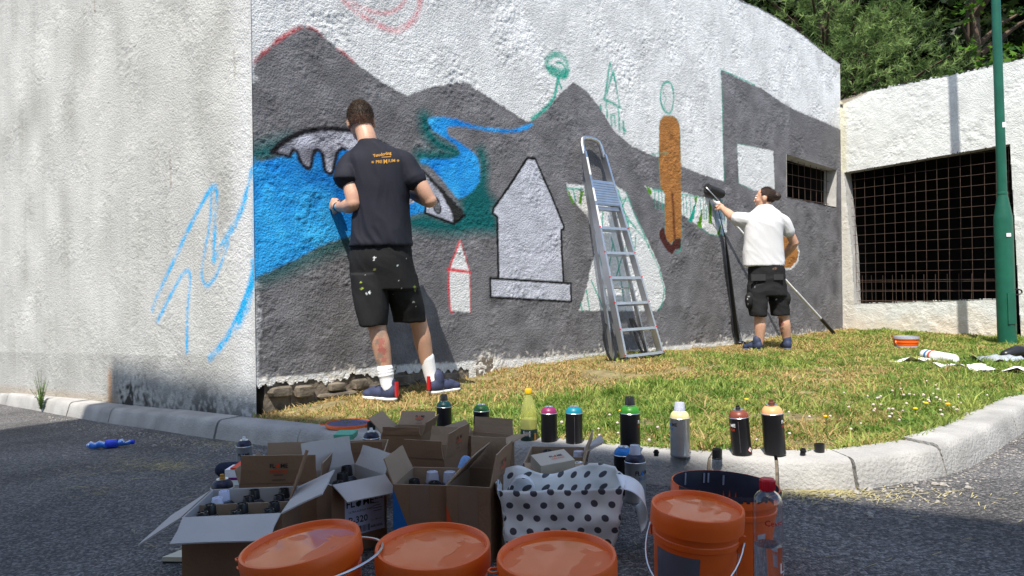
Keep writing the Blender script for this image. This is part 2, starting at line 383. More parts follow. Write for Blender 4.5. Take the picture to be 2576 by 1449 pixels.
def paintM(u, v):
    n3 = samp(N3, u, v, .006); n4 = samp(N4, u * 1.7, v * .5, .006)
    col = WHITE * (1 + .05 * n3 + .035 * n4)[:, None]
    cv = Canvas(u, v, col, UM)
    dg = lambda a, b: DG * (1 + .10 * samp(N3, a, b, .004) + .05 * samp(N4, a, b, .006))[:, None]
    # grey mountains
    base = [(618, 180), (650, 140), (700, 100), (755, 69), (790, 70), (850, 122), (900, 163), (960, 205), (1024, 241), (1060, 226), (1100, 216), (1150, 208), (1172, 208), (1210, 232),
            (1270, 270), (1325, 306), (1345, 298), (1380, 270), (1410, 235), (1442, 206), (1475, 228), (1510, 272), (1545, 330), (1590, 368), (1640, 390), (1700, 412), (1760, 437), (1821, 456),
            (1818, 330), (1814, 175), (1848, 192), (1890, 212), (1915, 222), (1975, 264), (2003, 278), (2070, 306), (2114, 326), (2150, 340), (2150, 832), (2000, 842), (1850, 856), (1700, 870), (1560, 884), (1440, 893), (1330, 902), (1240, 905), (1140, 912), (1000, 918), (850, 935), (700, 950), (600, 958)]
    cv.poly(base, dg, .006)
    # bare rough strip at the foot, worn through
    v0 = np.interp(u, [0, 1.4, 3.2, LM], [.15, .125, .09, .08]); wear = (v0 + .035 - v) / .05 + .6 * samp(N2, u, v, .006) + .4 * samp(N1, u, v, .006) + .5 * samp(N3, u, v * 0, .006)
    a = np.clip(wear, 0, 1) * .75; col[:] = col * (1 - a[:, None]) + np.array(lin(205, 200, 190)) * a[:, None]
    # teal shades
    cv.poly(m1([(60, 330), (60, 190), (200, 150), (360, 110), (300, 200), (250, 290)]), TEAL, .06, alpha=.95)
    cv.poly(m1([(60, 1165), (300, 1060), (600, 905), (800, 835), (960, 800), (950, 850), (700, 950), (560, 1010), (330, 1110), (60, 1200)]), TEAL, .07)
    cv.poly(m1([(1000, 760), (1215, 690), (1345, 670), (1500, 720), (1600, 640), (1580, 560), (1740, 440), (1790, 500), (1862, 600), (1835, 650), (1870, 720), (1868, 820), (1700, 815), (1600, 835), (1400, 820), (1230, 800), (1000, 830)]), TEAL, .05)
    cv.poly(m1([(900, 160), (980, 150), (1100, 200), (1000, 260)]), DG * .8, .03)
    cv.stroke(c2([(425, 645), (440, 720), (500, 785), (570, 815), (605, 842), (520, 848), (400, 850)]), .10, TEAL, .045)
    cv.stroke(c2([(730, 830), (745, 900), (735, 1000), (690, 1060)]), .09, TEAL, .045)
    # water
    def blue(a, b):
        t = np.clip(.45 + .22 * samp(N3, a + 2, b, .008) + .09 * samp(N4, a, b, .006) - .25 * (b - .75), 0, 1)[:, None]
        return np.array(lin(14, 116, 196)) * (1 - t) + np.array(lin(66, 182, 238)) * t
    cv.poly(m1([(60, 318), (240, 282), (380, 235), (560, 212), (760, 200), (900, 260), (1220, 480), (1348, 560), (1348, 664), (1215, 697), (1000, 750), (800, 838), (600, 902), (400, 1010), (200, 1105), (60, 1160)]), blue, .009)
    cv.poly(m1([(390, 330), (520, 370), (660, 410), (800, 420), (700, 520), (560, 470)]), np.array(lin(14, 84, 160)), .08, alpha=.6)
    riv = cr(c2([(440, 668), (462, 640), (560, 640), (700, 682), (850, 702), (920, 698), (1000, 670), (1003, 690), (920, 718), (800, 716), (640, 690), (560, 690), (548, 712), (565, 742), (640, 790), (700, 840), (722, 900), (720, 980), (680, 1040), (605, 1076), (540, 1000), (470, 920), (395, 866), (560, 862), (608, 848), (615, 822), (580, 780), (490, 722)]), True, 4)
    cv.poly(riv, blue, .01)
    # bridge
    G1 = lambda a, b: np.array(lin(158, 160, 172)) * (1 + .22 * samp(N3, a, b, .002) + .06 * samp(N4, a, b, .006))[:, None]
    top = cr(m1([(238, 228), (300, 172), (400, 112), (500, 78), (600, 64), (700, 66), (800, 76), (1000, 147), (1100, 195), (1200, 258), (1300, 332), (1400, 430), (1500, 532), (1580, 620), (1628, 692)]), False, 4)
    lower = m1([(1548, 752), (1340, 674), (1340, 600), (1262, 545), (1258, 604), (1215, 612), (1205, 500), (1100, 430), (980, 330), (860, 240)])
    fing = cr(m1([(762, 212), (740, 205), (705, 240), (685, 330), (662, 388), (622, 368), (608, 320), (598, 250), (575, 220), (545, 222), (528, 262), (515, 330), (500, 352), (460, 328), (432, 290), (420, 238), (392, 216), (370, 238), (360, 264), (300, 250), (238, 234)]), False, 3)
    bp = [tuple(p) for p in top] + lower + [tuple(p) for p in fing]
    cv.poly(bp, G1, .006)
    cv.poly(m1([(238, 228), (330, 190), (420, 180), (560, 170), (640, 230), (600, 260), (560, 215), (500, 330), (440, 300), (400, 220), (300, 245)]), np.array(lin(70, 68, 76)), .03, alpha=.55)
    cv.poly([tuple(p) for p in cr(m1([(960, 118), (1100, 192), (1200, 256), (1300, 330), (1400, 428), (1500, 530), (1580, 620), (1630, 692), (1548, 754), (1540, 690), (1490, 585), (1420, 485), (1330, 392), (1230, 292), (1100, 220), (960, 160)]), True, 2)], np.array(lin(38, 38, 38)), .007)
    cv.stroke(m1([(238, 230), (300, 172), (400, 112), (500, 78), (600, 64), (700, 66), (800, 76), (900, 105)]), .035, np.array(lin(24, 24, 28)), .008)
    cv.stroke([tuple(p) for p in fing], .024, np.array(lin(26, 26, 32)), .008, curve=False)
    cv.stroke(m1([(1345, 600), (1342, 674), (1548, 752), (1628, 692)]), .02, np.array(lin(18, 18, 20)), .005, curve=False)
    cv.poly([tuple(p) for p in cr(m1([(1395, 580), (1410, 560), (1435, 580), (1455, 640), (1445, 675), (1420, 665), (1398, 620)]), True, 4)], np.array(lin(96, 98, 100)), .01)
    cv.stroke(m1([(1395, 580), (1410, 560), (1435, 580), (1455, 640), (1445, 675), (1420, 665), (1398, 620)]), .012, np.array(lin(20, 20, 20)), .005, closed=True)
    # red spray on the crest and the red arcs
    RD = np.array(lin(184, 62, 70))
    cv.stroke([(618, 172), (650, 143), (700, 101), (735, 78), (758, 68)], .022, RD, .012, .85, dry=.25); cv.stroke([(775, 68), (795, 74), (812, 90)], .018, RD, .01, .7, dry=.3)
    cv.stroke([(850, 122), (870, 138), (890, 156)], .015, RD, .01, .7, dry=.3)
    cv.stroke([(850, -20), (880, 15), (925, 48), (975, 73), (1005, 74), (1035, 55), (1052, 25), (1058, -20)], .036, np.array(lin(205, 120, 128)), .016, .85, dry=.2)
    cv.stroke([(868, -10), (910, 18), (950, 33), (985, 30), (1012, 12), (1022, -12)], .026, np.array(lin(206, 132, 138)), .014, .75, dry=.2)
    # churches
    LG = lambda a, b: np.array(lin(176, 178, 188)) * (1 + .06 * samp(N4, a, b, .006))[:, None]
    BK = np.array(lin(16, 16, 18))
    ch = [(1254, 700), (1251, 546), (1239, 536), (1242, 523), (1280, 470), (1326, 398), (1346, 399), (1383, 482), (1419, 570), (1417, 577), (1411, 578), (1414, 640), (1418, 708)]
    cv.poly(ch, LG, .004); cv.stroke(ch, .022, BK, .005, curve=False)
    bs_ = [(1233, 700), (1436, 713), (1437, 759), (1235, 748)]
    cv.poly(bs_, LG, .004); cv.stroke(bs_, .02, BK, .005, curve=False, closed=True)
    RR = np.array(lin(204, 66, 74))
    hs = [(1130, 680), (1157, 606), (1181, 682), (1184, 785), (1133, 783)]
    cv.poly(hs, WHITE, .004); cv.stroke([(1156, 608), (1130, 676), (1128, 720), (1133, 783), (1140, 786)], .015, RR, .006, .9, curve=False); cv.stroke([(1159, 606), (1170, 640), (1181, 682), (1184, 785)], .01, RR, .006, .7, curve=False)
    cv.stroke([(1127, 677), (1182, 685)], .02, RR, .005, curve=False)
    # white figure behind the ladder
    fg = c4([(120, 335), (215, 342), (400, 335), (480, 390), (530, 520), (570, 600), (620, 700), (680, 830), (715, 960), (715, 1030), (670, 1105), (195, 1102), (240, 970), (270, 830), (290, 760), (270, 600), (245, 530), (190, 470), (130, 400)])
    cv.poly(fg, WHITE, .006)
    for st in ([(125, 365), (215, 370)], [(415, 425), (500, 560), (600, 680), (680, 850), (710, 970), (700, 1060), (675, 1100)], [(480, 390), (530, 520), (600, 670)], [(405, 350), (440, 430), (500, 440)]):
        cv.stroke(c4(st), .02, TLINE, .007, .9, curve=False, dry=.2)
    for st in ([(430, 370), (480, 540), (520, 700), (560, 900)], [(495, 560), (470, 780), (500, 980)], [(240, 980), (260, 1100)], [(270, 920), (340, 1080)], [(540, 650), (530, 780)], [(340, 500), (330, 700), (390, 900)],
               [(300, 700), (345, 860), (420, 1040)], [(390, 660), (430, 800), (470, 1060)], [(205, 1060), (215, 1100)], [(400, 700), (370, 900)], [(455, 780), (420, 900)], [(480, 420), (420, 560)], [(160, 370), (175, 440)]):
        cv.stroke(c4(st), .014, TLINE, .006, .95, curve=False)
    GRN = np.array(lin(80, 134, 30))
    for pg in ([(125, 375), (140, 385), (170, 465), (150, 450)], [(205, 380), (222, 385), (210, 470), (195, 450)]): cv.poly(c4(pg), GRN, .004)
    # brown tree figure
    BR = lambda a, b: np.array(lin(156, 106, 58)) * (1 + .05 * samp(N4, a, b, .006))[:, None]
    band = ct([(712, 932), (760, 950), (820, 962), (945, 970), (1050, 1000), (1110, 1010), (1180, 1030), (1235, 1090), (1238, 1230), (1180, 1252), (1130, 1242), (1060, 1190), (945, 1112), (830, 1042), (760, 1010)])
    cv.poly(band, WHITE, .006)
    cv.poly(ct([(1145, 1010), (1190, 1035), (1228, 1242), (1205, 1247), (1150, 1130)]), np.array(lin(170, 186, 205)), .004)
    for x in (775, 800, 820, 955, 975, 1000, 1065, 1085, 1100, 1160, 1195, 1215): cv.stroke(ct([(x, 960 + (x - 760) * .14), (x + 8, 1080 + (x - 800) * .22)]), .012, TLINE, .005, .95, curve=False)
    cv.stroke(ct([(765, 955), (830, 965)]), .02, TLINE, .006, .8, curve=False); cv.stroke(ct([(950, 985), (1060, 1005)]), .012, TLINE, .006, .8, curve=False)
    cv.stroke(ct([(1060, 1195), (1130, 1243), (1185, 1252), (1232, 1235)]), .010, TLINE, .006, .8, curve=False)
    cv.poly(ct([(1045, 1010), (1030, 1130), (1015, 1165), (992, 1160)]), TLINE, .004)
    for pg in ([(718, 928), (750, 955), (762, 997), (735, 978)], [(1030, 1000), (1048, 1000), (1045, 1050), (1033, 1035)], [(1080, 1075), (1077, 1202), (1045, 1190)], [(1126, 1020), (1140, 1060), (1142, 1180), (1120, 1170)], [(1205, 1160), (1192, 1250), (1172, 1245)]):
        cv.poly(ct(pg), GRN, .004)
    tr = cr(ct([(810, 520), (832, 491), (870, 485), (910, 500), (935, 560), (944, 820), (948, 1268)]), False, 3)
    trp = [tuple(p) for p in tr] + ct([(905, 1275), (880, 1305), (845, 1260), (840, 980), (815, 950), (805, 800), (805, 560)])
    cv.stroke(trp, .012, TLINE, .008, .7, curve=False, closed=True); cv.poly(trp, BR, .006)
    cv.stroke(ct([(888, 985), (895, 1080), (905, 1275)]), .035, np.array(lin(84, 44, 30)), .014, .85)
    cv.poly([tuple(p) for p in cr(ct([(838, 1208), (818, 1207), (806, 1235), (822, 1295), (880, 1368), (910, 1338), (943, 1330), (943, 1272), (905, 1274), (880, 1306), (850, 1268)]), True, 3)], np.array(lin(70, 36, 32)), .006)
    cv.stroke(ct([(915, 1355), (940, 1345), (946, 1290)]), .012, TLINE, .006, .8)
    cv.stroke(ct([(855, 268), (885, 290), (897, 370), (885, 450), (860, 468), (830, 440), (812, 370), (825, 295)]), .024, TLINE, .007, .95, closed=True, dry=.1)
    cv.stroke(ct([(825, 290), (835, 350), (850, 375), (835, 420), (860, 470)]), .009, TLINE, .005, .8)
    # teal tree and teal little house
    cv.stroke(ct([(150, 92), (200, 118), (222, 180), (205, 225), (150, 228), (98, 180), (88, 125)]), .05, TLINE, .012, .95, closed=True, dry=.1)
    cv.stroke(ct([(110, 190), (150, 205), (195, 215)]), .08, TLINE, .015, .95, dry=.15); cv.stroke(ct([(150, 145), (185, 150), (205, 185)]), .02, TLINE, .008, .9)
    cv.stroke(ct([(160, 238), (148, 300), (130, 370), (70, 445), (-10, 505)]), .03, TLINE, .008, .9); cv.stroke(ct([(163, 262), (180, 310)]), .018, TLINE, .006, .9, curve=False)
    for st in ([(490, 150), (455, 375)], [(490, 150), (520, 250), (555, 430)], [(505, 220), (470, 340)], [(450, 376), (562, 434)], [(466, 390), (472, 492)], [(544, 432), (551, 572)], [(515, 195), (520, 260)],
               [(500, 540), (498, 480), (518, 482), (524, 545)], [(575, 525), (580, 600)], [(430, 420), (435, 445)], [(570, 560), (590, 580)]): cv.stroke(ct(st), .024, TLINE, .007, .95, curve=False, dry=.1)
    for st in (c3([(150, 375), (158, 560), (160, 690), (168, 985)]), c3([(150, 378), (300, 445), (335, 463)]), [(1640, 388), (1680, 385)]): cv.stroke(st, .016, TLINE, .006, .85, curve=False, dry=.15)
    # the grey house on the right
    sq = c3([(238, 780), (435, 820), (443, 1030), (400, 1040), (330, 1035), (248, 995)])
    cv.poly(sq, WHITE, .006); cv.stroke(c3([(330, 1035), (248, 995), (238, 780), (350, 803)]), .012, TLINE, .006, .6, curve=False, dry=.3)
    cv.poly(c3([(500, 560), (525, 570), (520, 800), (495, 790)]), DG * 1.25, .02, alpha=.6); cv.poly(c3([(525, 600), (790, 700), (795, 920), (525, 800)]), DG * .8, .05, alpha=.7)
    cv.poly([(1960, 590), (1985, 592), (2003, 606), (2012, 632), (2008, 660), (1992, 678), (1965, 682)], WHITE * .9, .008); cv.poly([(1955, 592), (1984, 596), (2000, 610), (2009, 634), (2004, 658), (1990, 673), (1960, 676)], BR, .005)
    # blue overspray at the corner
    cv.stroke([(633, 400), (636, 560), (640, 700)], .03, np.array(lin(40, 150, 215)), .02, .6)
    e = np.clip((.035 - u) / .03 + .4 * samp(N2, u, v, .006), 0, 1)[:, None] * ((v > 1.9) | (v < .75))[:, None] * .6
    col[:] = col * (1 - e) + WHITE * e
    return np.clip(col, .004, .86)
X, F, C_ = sheet(us, vs, A, DM, NM, keepM, paintM, .0023, UM)
link('mural_wall', np_mesh('mural_wall', off(X), F, M['plaster'], C_, True), bld)
mb = MB(); strip(mb, MW, A, DM, NM, .35)
part('wall_core', mb, M['concrete'], bld, world=True)
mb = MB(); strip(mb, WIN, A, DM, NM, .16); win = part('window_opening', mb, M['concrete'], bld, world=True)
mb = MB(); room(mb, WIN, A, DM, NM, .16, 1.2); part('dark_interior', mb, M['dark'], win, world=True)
def bars(P, O, D, N, dep, nu, nv, rad, parent, name):
    us_ = [p[0] for p in P]; vs_ = [p[1] for p in P]; u0, u1, v0, v1 = min(us_) - .02, max(us_) + .02, min(vs_) - .02, max(vs_) + .02
    o3 = lambda u, v: (O.x + D.x * u - N.x * dep, O.y + D.y * u - N.y * dep, v)
    cache = {}
    for k in range(nu):
        u = u0 + (u1 - u0) * (k + .5) / nu + random.uniform(-.006, .006); a = o3(u + random.uniform(-.008, .008), v0); b = o3(u, v1)
        mb = MB(); b = (b[0] + DM.x * 0 + random.uniform(-.008, .008), b[1], b[2]); mb.tube([a, b], rad, 6); part(name, mb, M['rust'], parent, 60, world=True)
    for k in range(nv):
        v = v0 + (v1 - v0) * (k + .5) / nv + random.uniform(-.006, .006); mb = MB(); mb.tube([o3(u0, v), o3(u1, v + random.uniform(-.01, .01))], rad, 6); part(name, mb, M['rust'], parent, 60, world=True)
bars(WIN, A, DM, NM, .10, 9, 4, .0035, win, 'grille_bar')

# left wall
us = np.arange(0, 7.2, .0085); vs = np.arange(-.5, 3.95, .0085)
def paintL(u, v):
    n3 = samp(N3, u, v * .7, .006); st = samp(N4, u * 1.6, v * .16, .006); st2 = samp(N4, u * 3.1 + 2, v * .12, .006); n2 = samp(N2, u, v, .006)
    dirt = np.clip(.13 + .055 * n3 + .012 * st + .006 * st2, -.02, .4) + np.clip(-u * .0 + (u - 1.2) * .012, 0, .1)
    base = np.array(lin(188, 187, 182)); col = base * (1 - dirt)[:, None]
    gr = np.clip(.25 * st2 + .3 * n3 - .3, 0, .5)[:, None]; col = col * (1 - gr * .2) + np.array(lin(150, 146, 122)) * gr * .2
    sp = np.clip(samp(N1, u + 1, v, .006) - 2.1 - .8 * np.clip(-n3, 0, 1), 0, 1)[:, None]; col = col * (1 - sp * .7)
    cv = Canvas(u, v, col, UL)
    cv.poly([(596, -60), (640, -60), (645, 1060), (596, 1060)], WHITE * 1.0, .12, alpha=.65)
    for (x, y0, y1) in ((236, -10, 30), (588, 130, 190), (427, 390, 470)): cv.stroke([(x, y0), (x + 3, y1)], .012, np.array(lin(120, 108, 80)), .012, .6)
    CB = np.array(lin(30, 158, 212))
    for st_, w_, a_ in (([(636, 425), (610, 520), (575, 590), (545, 640), (537, 655)], .046, 1.), ([(537, 655), (541, 560), (546, 490), (538, 468), (520, 490), (480, 565), (440, 650), (400, 735), (383, 780)], .034, .95),
                     ([(532, 480), (528, 560), (512, 650), (508, 695), (520, 718), (545, 690), (575, 610)], .024, .85), ([(396, 808), (420, 760), (450, 705), (470, 682), (478, 700), (472, 780), (470, 885)], .030, .95),
                     ([(640, 690), (610, 770), (570, 850), (528, 902)], .046, 1.), ([(640, 672), (615, 760), (596, 830)], .04, .95), ([(640, 700), (622, 760), (604, 815)], .05, .6), ([(637, 660), (634, 720), (622, 780)], .05, .8)):
        cv.stroke(st_, w_, CB, .012, a_, dry=.2)
    cv.stroke([(640, 400), (640, 700)], .03, np.array(lin(60, 160, 214)), .02, .55)
    # plinth band and black mould at its foot
    base_v = np.interp(u, [0, 1.6, 3, 6.5], [-.02, -.08, -.13, -.25])
    h = v - base_v
    a = np.clip((.335 - h) / .015, 0, 1) * np.clip((u - .12) / .3, 0, 1) * .16; col *= (1 - a)[:, None]
    mo = np.clip((.20 - h) / .2, 0, 1) * (np.clip(.55 + .5 * samp(N4, u + 5, v, .006) + .5 * n2, 0, 1)) * np.clip((1.75 - u) / .1, 0, 1) * (.75 + .35 * np.exp(-((u - .55) / .18) ** 2) + .55 * np.exp(-((u - 1.55) / .2) ** 2))
    mo += np.clip((.33 - h) / .15, 0, 1) * np.clip(.3 * samp(N4, u, v * .4, .006) + .35 * n2, 0, 1) * np.exp(-((u - 1.5) / .25) ** 2)
    mo = np.clip(mo * .72, 0, .93)[:, None]; col = col * (1 - mo) + np.array((.022, .02, .016)) * mo
    ru = (np.exp(-((u - 1.83) / .03) ** 2) * np.clip((.26 - h) / .1, 0, 1) * .6)[:, None]; col = col * (1 - ru) + np.array(lin(170, 120, 70)) * ru
    ed = np.clip((.05 - h) / .05, 0, 1)[:, None] * .35 * (u > 1.7)[:, None]; col = col * (1 - ed) + np.array(lin(150, 125, 90)) * ed
    return np.clip(col, .004, .8)
X, F, C_ = sheet(us, vs, A, DL, NL, lambda u, v: v < mtop[0][1] + samp(N1, u, v, .006) * .004, paintL, .0016, UL, 11.3)
link('plain_wall', np_mesh('plain_wall', off(X), F, M['plaster'], C_, True), bld)
mb = MB()                                                # roof slab behind the wall heads
a0 = A; l1 = A + DL * 7.2; m2 = A + DM * LM
rz_ = mtop[0][1] - .03
mb.slab([(l1.x, l1.y, rz_), (a0.x + .02 * (DM.x + DL.x), a0.y + .06, rz_), (m2.x, m2.y, RU[-1][1] - .05), (m2.x - 3, m2.y + 4, rz_), (l1.x + 2, l1.y + 5, rz_)], .2)
part('roof', mb, M['concrete'], bld, world=True)

# recessed wall with the big barred opening
LR = 4.2
OPN = [UR(*p) for p in ((2124, 434), (2541, 362), (2569, 846), (2546, 848), (2540, 752), (2500, 752), (2149, 764), (2144, 640))]
us = np.arange(0, LR, .011); vs = np.arange(-.1, 4.2, .011)
rtop = [UR(*p) for p in ((2113, 252), (2180, 230), (2300, 206), (2420, 183), (2576, 146))]
RTU = [p[0] for p in rtop] + [LR]; RTV = [p[1] for p in rtop] + [rtop[-1][1] + .05]
def keepR(u, v): return (v < np.interp(u, RTU, RTV) + samp(N2, u, v * 0, .006) * .006) & ~inpoly(u, v + samp(N1, u, v, .006) * .003, OPN)
def paintR(u, v):
    n3 = samp(N3, u, v, .006); n4 = samp(N4, u, v, .006); col = np.array(lin(208, 210, 206)) * (1 + .03 * n3 + .03 * n4)[:, None]
    cv = Canvas(u, v, col, UR)
    a = np.clip((.42 - v) / .3 + .3 * n3, 0, 1)[:, None] * .45; col[:] = col * (1 - a) + np.array(lin(205, 182, 150)) * a
    cv.poly([(2108, 240), (2128, 240), (2130, 440), (2112, 440)], np.array(lin(214, 206, 170)), .03, alpha=.6)
    cv.poly([(2110, 246), (2180, 226), (2182, 234), (2120, 262)], np.array(lin(150, 140, 125)), .012); cv.poly([(2112, 262), (2120, 262), (2121, 272), (2112, 270)], np.array((.05, .05, .05)), .004)
    cv.poly([(2105, 420), (2122, 434), (2150, 770), (2148, 850), (2105, 850)], np.array(lin(196, 190, 178)), .02, alpha=.7)
    cv.stroke([(2124, 300), (2124, 420)], .02, DG, .03, .35, dry=.6)
    return np.clip(col, .01, .84)
X, F, C_ = sheet(us, vs, B, DR, NR, keepR, paintR, .0026, UR, 5.1)
link('recessed_wall', np_mesh('recessed_wall', off(X), F, M['plaster'], C_, True), bld)
mb = MB(); strip(mb, OPN, B, DR, NR, .16)
strip(mb, list(zip(RTU, RTV)), B, DR, NR, .3, False)
opn = part('barred_opening', mb, M['concrete'], bld, world=True)
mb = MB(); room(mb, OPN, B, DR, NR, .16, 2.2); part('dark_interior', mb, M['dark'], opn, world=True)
GR = [UR(*p) for p in ((2136, 432), (2541, 362), (2541, 752), (2147, 764))]
bars(GR, B, DR, NR, .07, 15, 15, .0029, opn, 'grille_bar')
GR2 = [UR(*p) for p in ((2160, 700), (2540, 690), (2541, 752), (2147, 764))]
bars(GR2, B, DR, NR, .13, 14, 3, .003, opn, 'rear_grille_bar')

# exposed footing under the broken plaster near the corner
mb = MB()
for i in range(14):
    u0 = .06 + i * .16; h0 = .02 + .05 * random.random()
    P_ = A + DM * (u0 + .08) - NM * (.05 + .015 * random.random()); Mx = Matrix.Translation((P_.x, P_.y, 0)) @ Matrix.Rotation(math.atan2(DM.y, DM.x), 4, 'Z')
    mb.box((0, 0, -.1 + .11), (.165, .10, .32 + h0 * .3), Mx)
part('footing', mb, M['stone'], bld, world=True)
def rock(c, d, rot, k=.18):
    mb = MB(); mb.ell((0, 0, 0), (1, 1, 1), None, 9, 6); s = random.random() * 50
    Mx = Matrix.Translation(c) @ Matrix.Rotation(rot, 4, 'Z')
    for p in mb.v:
        for ax in range(3): p[ax] = math.copysign(abs(p[ax]) ** .45, p[ax])
        p *= 1 + k * mnoise.noise(p * 1.6 + Vector((s, 0, 0)))
        p.x *= d[0] / 2; p.y *= d[1] / 2; p.z *= d[2] / 2
    mb.v = [Mx @ p for p in mb.v]; return mb
rot_m = math.atan2(DM.y, DM.x)
for (px, py, wd, hh) in ((705, 985, .15, .06), (765, 984, .12, .075), (845, 972, .12, .05), (905, 966, .12, .07), (1005, 958, .16, .075), (1075, 965, .16, .08), (1130, 948, .15, .06), (850, 992, .28, .03)):
    p = onwall(px, py, A, DM, NM, .0); part('stone', rock(p, (wd, .07, hh), rot_m), M['stone'], bld, 30, world=True)

# ------------------------------------------------------------------ the building across the street that throws the shade (behind the camera)
H0 = 9.0
sh = Vector((math.sin(SUN_AZ), math.cos(SUN_AZ))) / math.tan(SUN_EL)
g1 = A - NL * -.0 + NL * SHADE_L; g2 = onroad(1990, 1240).xy
e1 = A + DL * 1.83 + NL * .12; e1 = g1 + (g1 - g2).normalized() * ((A + DL * 1.83 - g1).dot((g1 - g2).normalized()))
dd = (g2 - g1).normalized(); nn = Vector((-dd.y, dd.x));
if nn.y > 0: nn = -nn
P0 = e1 - sh * H0; P1 = e1 - sh * H0 + dd * 16
mb = MB(); q = [P0, P1, P1 + nn * 7, P0 + nn * 7]
mb.slab([(p.x, p.y, H0) for p in q[::-1]], H0 + .6) if (q[1] - q[0]).cross(q[2] - q[0]) < 0 else mb.slab([(p.x, p.y, H0) for p in q], H0 + .6)
bo = solo('apartment_building', mb, mk('render_wall', (.55, .52, .47), .9, .1, 3), 'plain rendered block behind the viewer whose roof shades the road', 'building', (P0.x, P0.y, -.6))

# ------------------------------------------------------------------ road, kerb, lawn
def asphalt():
    m = bpy.data.materials.new('asphalt'); m.use_nodes = True; n = m.node_tree.nodes; l = m.node_tree.links; b = n['Principled BSDF']
    b.inputs['Roughness'].default_value = .85; b.inputs['Specular IOR Level'].default_value = .3
    tc = n.new('ShaderNodeTexCoord')
    v = n.new('ShaderNodeTexVoronoi'); v.inputs['Scale'].default_value = 135; l.new(tc.outputs['Object'], v.inputs['Vector'])
    t = n.new('ShaderNodeTexNoise'); t.inputs['Scale'].default_value = 1.7; t.inputs['Detail'].default_value = 6; l.new(tc.outputs['Object'], t.inputs['Vector'])
    cr_ = n.new('ShaderNodeValToRGB'); e = cr_.color_ramp.elements; e[0].position = .0; e[0].color = (.072, .072, .074, 1); e[1].position = 1; e[1].color = (.31, .29, .275, 1)
    x = cr_.color_ramp.elements.new(.6); x.color = (.14, .135, .132, 1)
    sp = n.new('ShaderNodeSeparateColor'); l.new(v.outputs['Color'], sp.inputs[0]); l.new(sp.outputs[0], cr_.inputs[0])
    mr = n.new('ShaderNodeMapRange'); mr.inputs['From Min'].default_value = .3; mr.inputs['From Max'].default_value = .7; mr.inputs['To Min'].default_value = .62; mr.inputs['To Max'].default_value = 1.34; l.new(t.outputs['Fac'], mr.inputs[0])
    mx = n.new('ShaderNodeVectorMath'); mx.operation = 'SCALE'; l.new(cr_.outputs[0], mx.inputs[0]); l.new(mr.outputs[0], mx.inputs['Scale']); l.new(mx.outputs[0], b.inputs['Base Color'])
    t2 = n.new('ShaderNodeTexNoise'); t2.inputs['Scale'].default_value = 70; t2.inputs['Detail'].default_value = 3; l.new(tc.outputs['Object'], t2.inputs['Vector'])
    ad = n.new('ShaderNodeMath'); ad.operation = 'SUBTRACT'; l.new(t2.outputs['Fac'], ad.inputs[0]); l.new(v.outputs['Distance'], ad.inputs[1])
    bm = n.new('ShaderNodeBump'); bm.inputs['Strength'].default_value = 1; bm.inputs['Distance'].default_value = .012; l.new(ad.outputs[0], bm.inputs['Height']); l.new(bm.outputs[0], b.inputs['Normal'])
    return m
M['asphalt'] = asphalt()
xs = list(np.arange(-8, 4, .25)) + [4, 6, 10, 20, 60]; xs = [-60, -30, -15] + xs; ys = [-60, -20, -8] + list(np.arange(-3, 8.5, .25)) + [12, 20, 60]
V = [(x, y, road(x, y)) for y in ys for x in xs]; n_ = len(xs)
Fq = [(j * n_ + i, j * n_ + i + 1, (j + 1) * n_ + i + 1, (j + 1) * n_ + i) for j in range(len(ys) - 1) for i in range(n_ - 1)]
mb = MB(); mb.add(V, Fq); tag(link('road', mb.mesh('road', M['asphalt'], 60)), kind='structure')

kpx = [(0, 1017), (86, 1032), (193, 1052), (268, 1065), (387, 1081), (540, 1105), (640, 1118), (760, 1135), (1000, 1160), (1240, 1180), (1472, 1199), (1648, 1221), (1800, 1232), (1959, 1235), (2060, 1236), (2158, 1233), (2261, 1217), (2383, 1196), (2486, 1153), (2576, 1089)]
KP = [onroad(*p).xy for p in kpx]
KP = [KP[0] + (KP[0] - KP[3]).normalized() * 3] + KP; dl = (KP[-1] - KP[-3]).normalized()
KP += [KP[-1] + dl * .5, KP[-1] + dl * 1.4 + Vector((.25, 0)), KP[-1] + dl * 3 + Vector((.9, 0)), KP[-1] + dl * 6 + Vector((2.2, 0))]
kc = cr([tuple(p) for p in KP], False, 8)
for _ in range(6): kc[1:-1] = .25 * kc[:-2] + .5 * kc[1:-1] + .25 * kc[2:]
sg = np.r_[0, np.cumsum(np.hypot(*np.diff(kc, axis=0).T))]
def kat(s):
    x = np.interp(s, sg, kc[:, 0]); y = np.interp(s, sg, kc[:, 1]); e = .08
    t = Vector((np.interp(s + e, sg, kc[:, 0]) - np.interp(s - e, sg, kc[:, 0]), np.interp(s + e, sg, kc[:, 1]) - np.interp(s - e, sg, kc[:, 1]))).normalized()
    return Vector((x, y)), Vector((-t.y, t.x))
def sproj(px, py):
    p = onroad(px, py).xy; return sg[np.argmin(np.hypot(kc[:, 0] - p.x, kc[:, 1] - p.y))]
J = [0, sg[-1]] + [sproj(*p) for p in ((11, 1019), (86, 1032), (172, 1048), (268, 1065), (387, 1081), (540, 1105), (735, 1132), (975, 1157), (1215, 1178), (1476, 1200), (1780, 1231), (1958, 1235), (2158, 1233), (2383, 1196), (2486, 1153), (2570, 1093))]
J = sorted(J); JJ = [J[0]]
for a in J[1:]:
    while a - JJ[-1] > 1.3: JJ.append(JJ[-1] + .8)
    JJ.append(a)
kb = tag(bpy.data.objects.new('kerb', None), kind='structure'); COL.objects.link(kb)
KH = .10; KW = .16
prof = [(0, -.12), (0, -.003), (.018, .066), (.024, .083), (.034, .095), (.048, KH), (KW, KH + .003), (KW, -.12)]
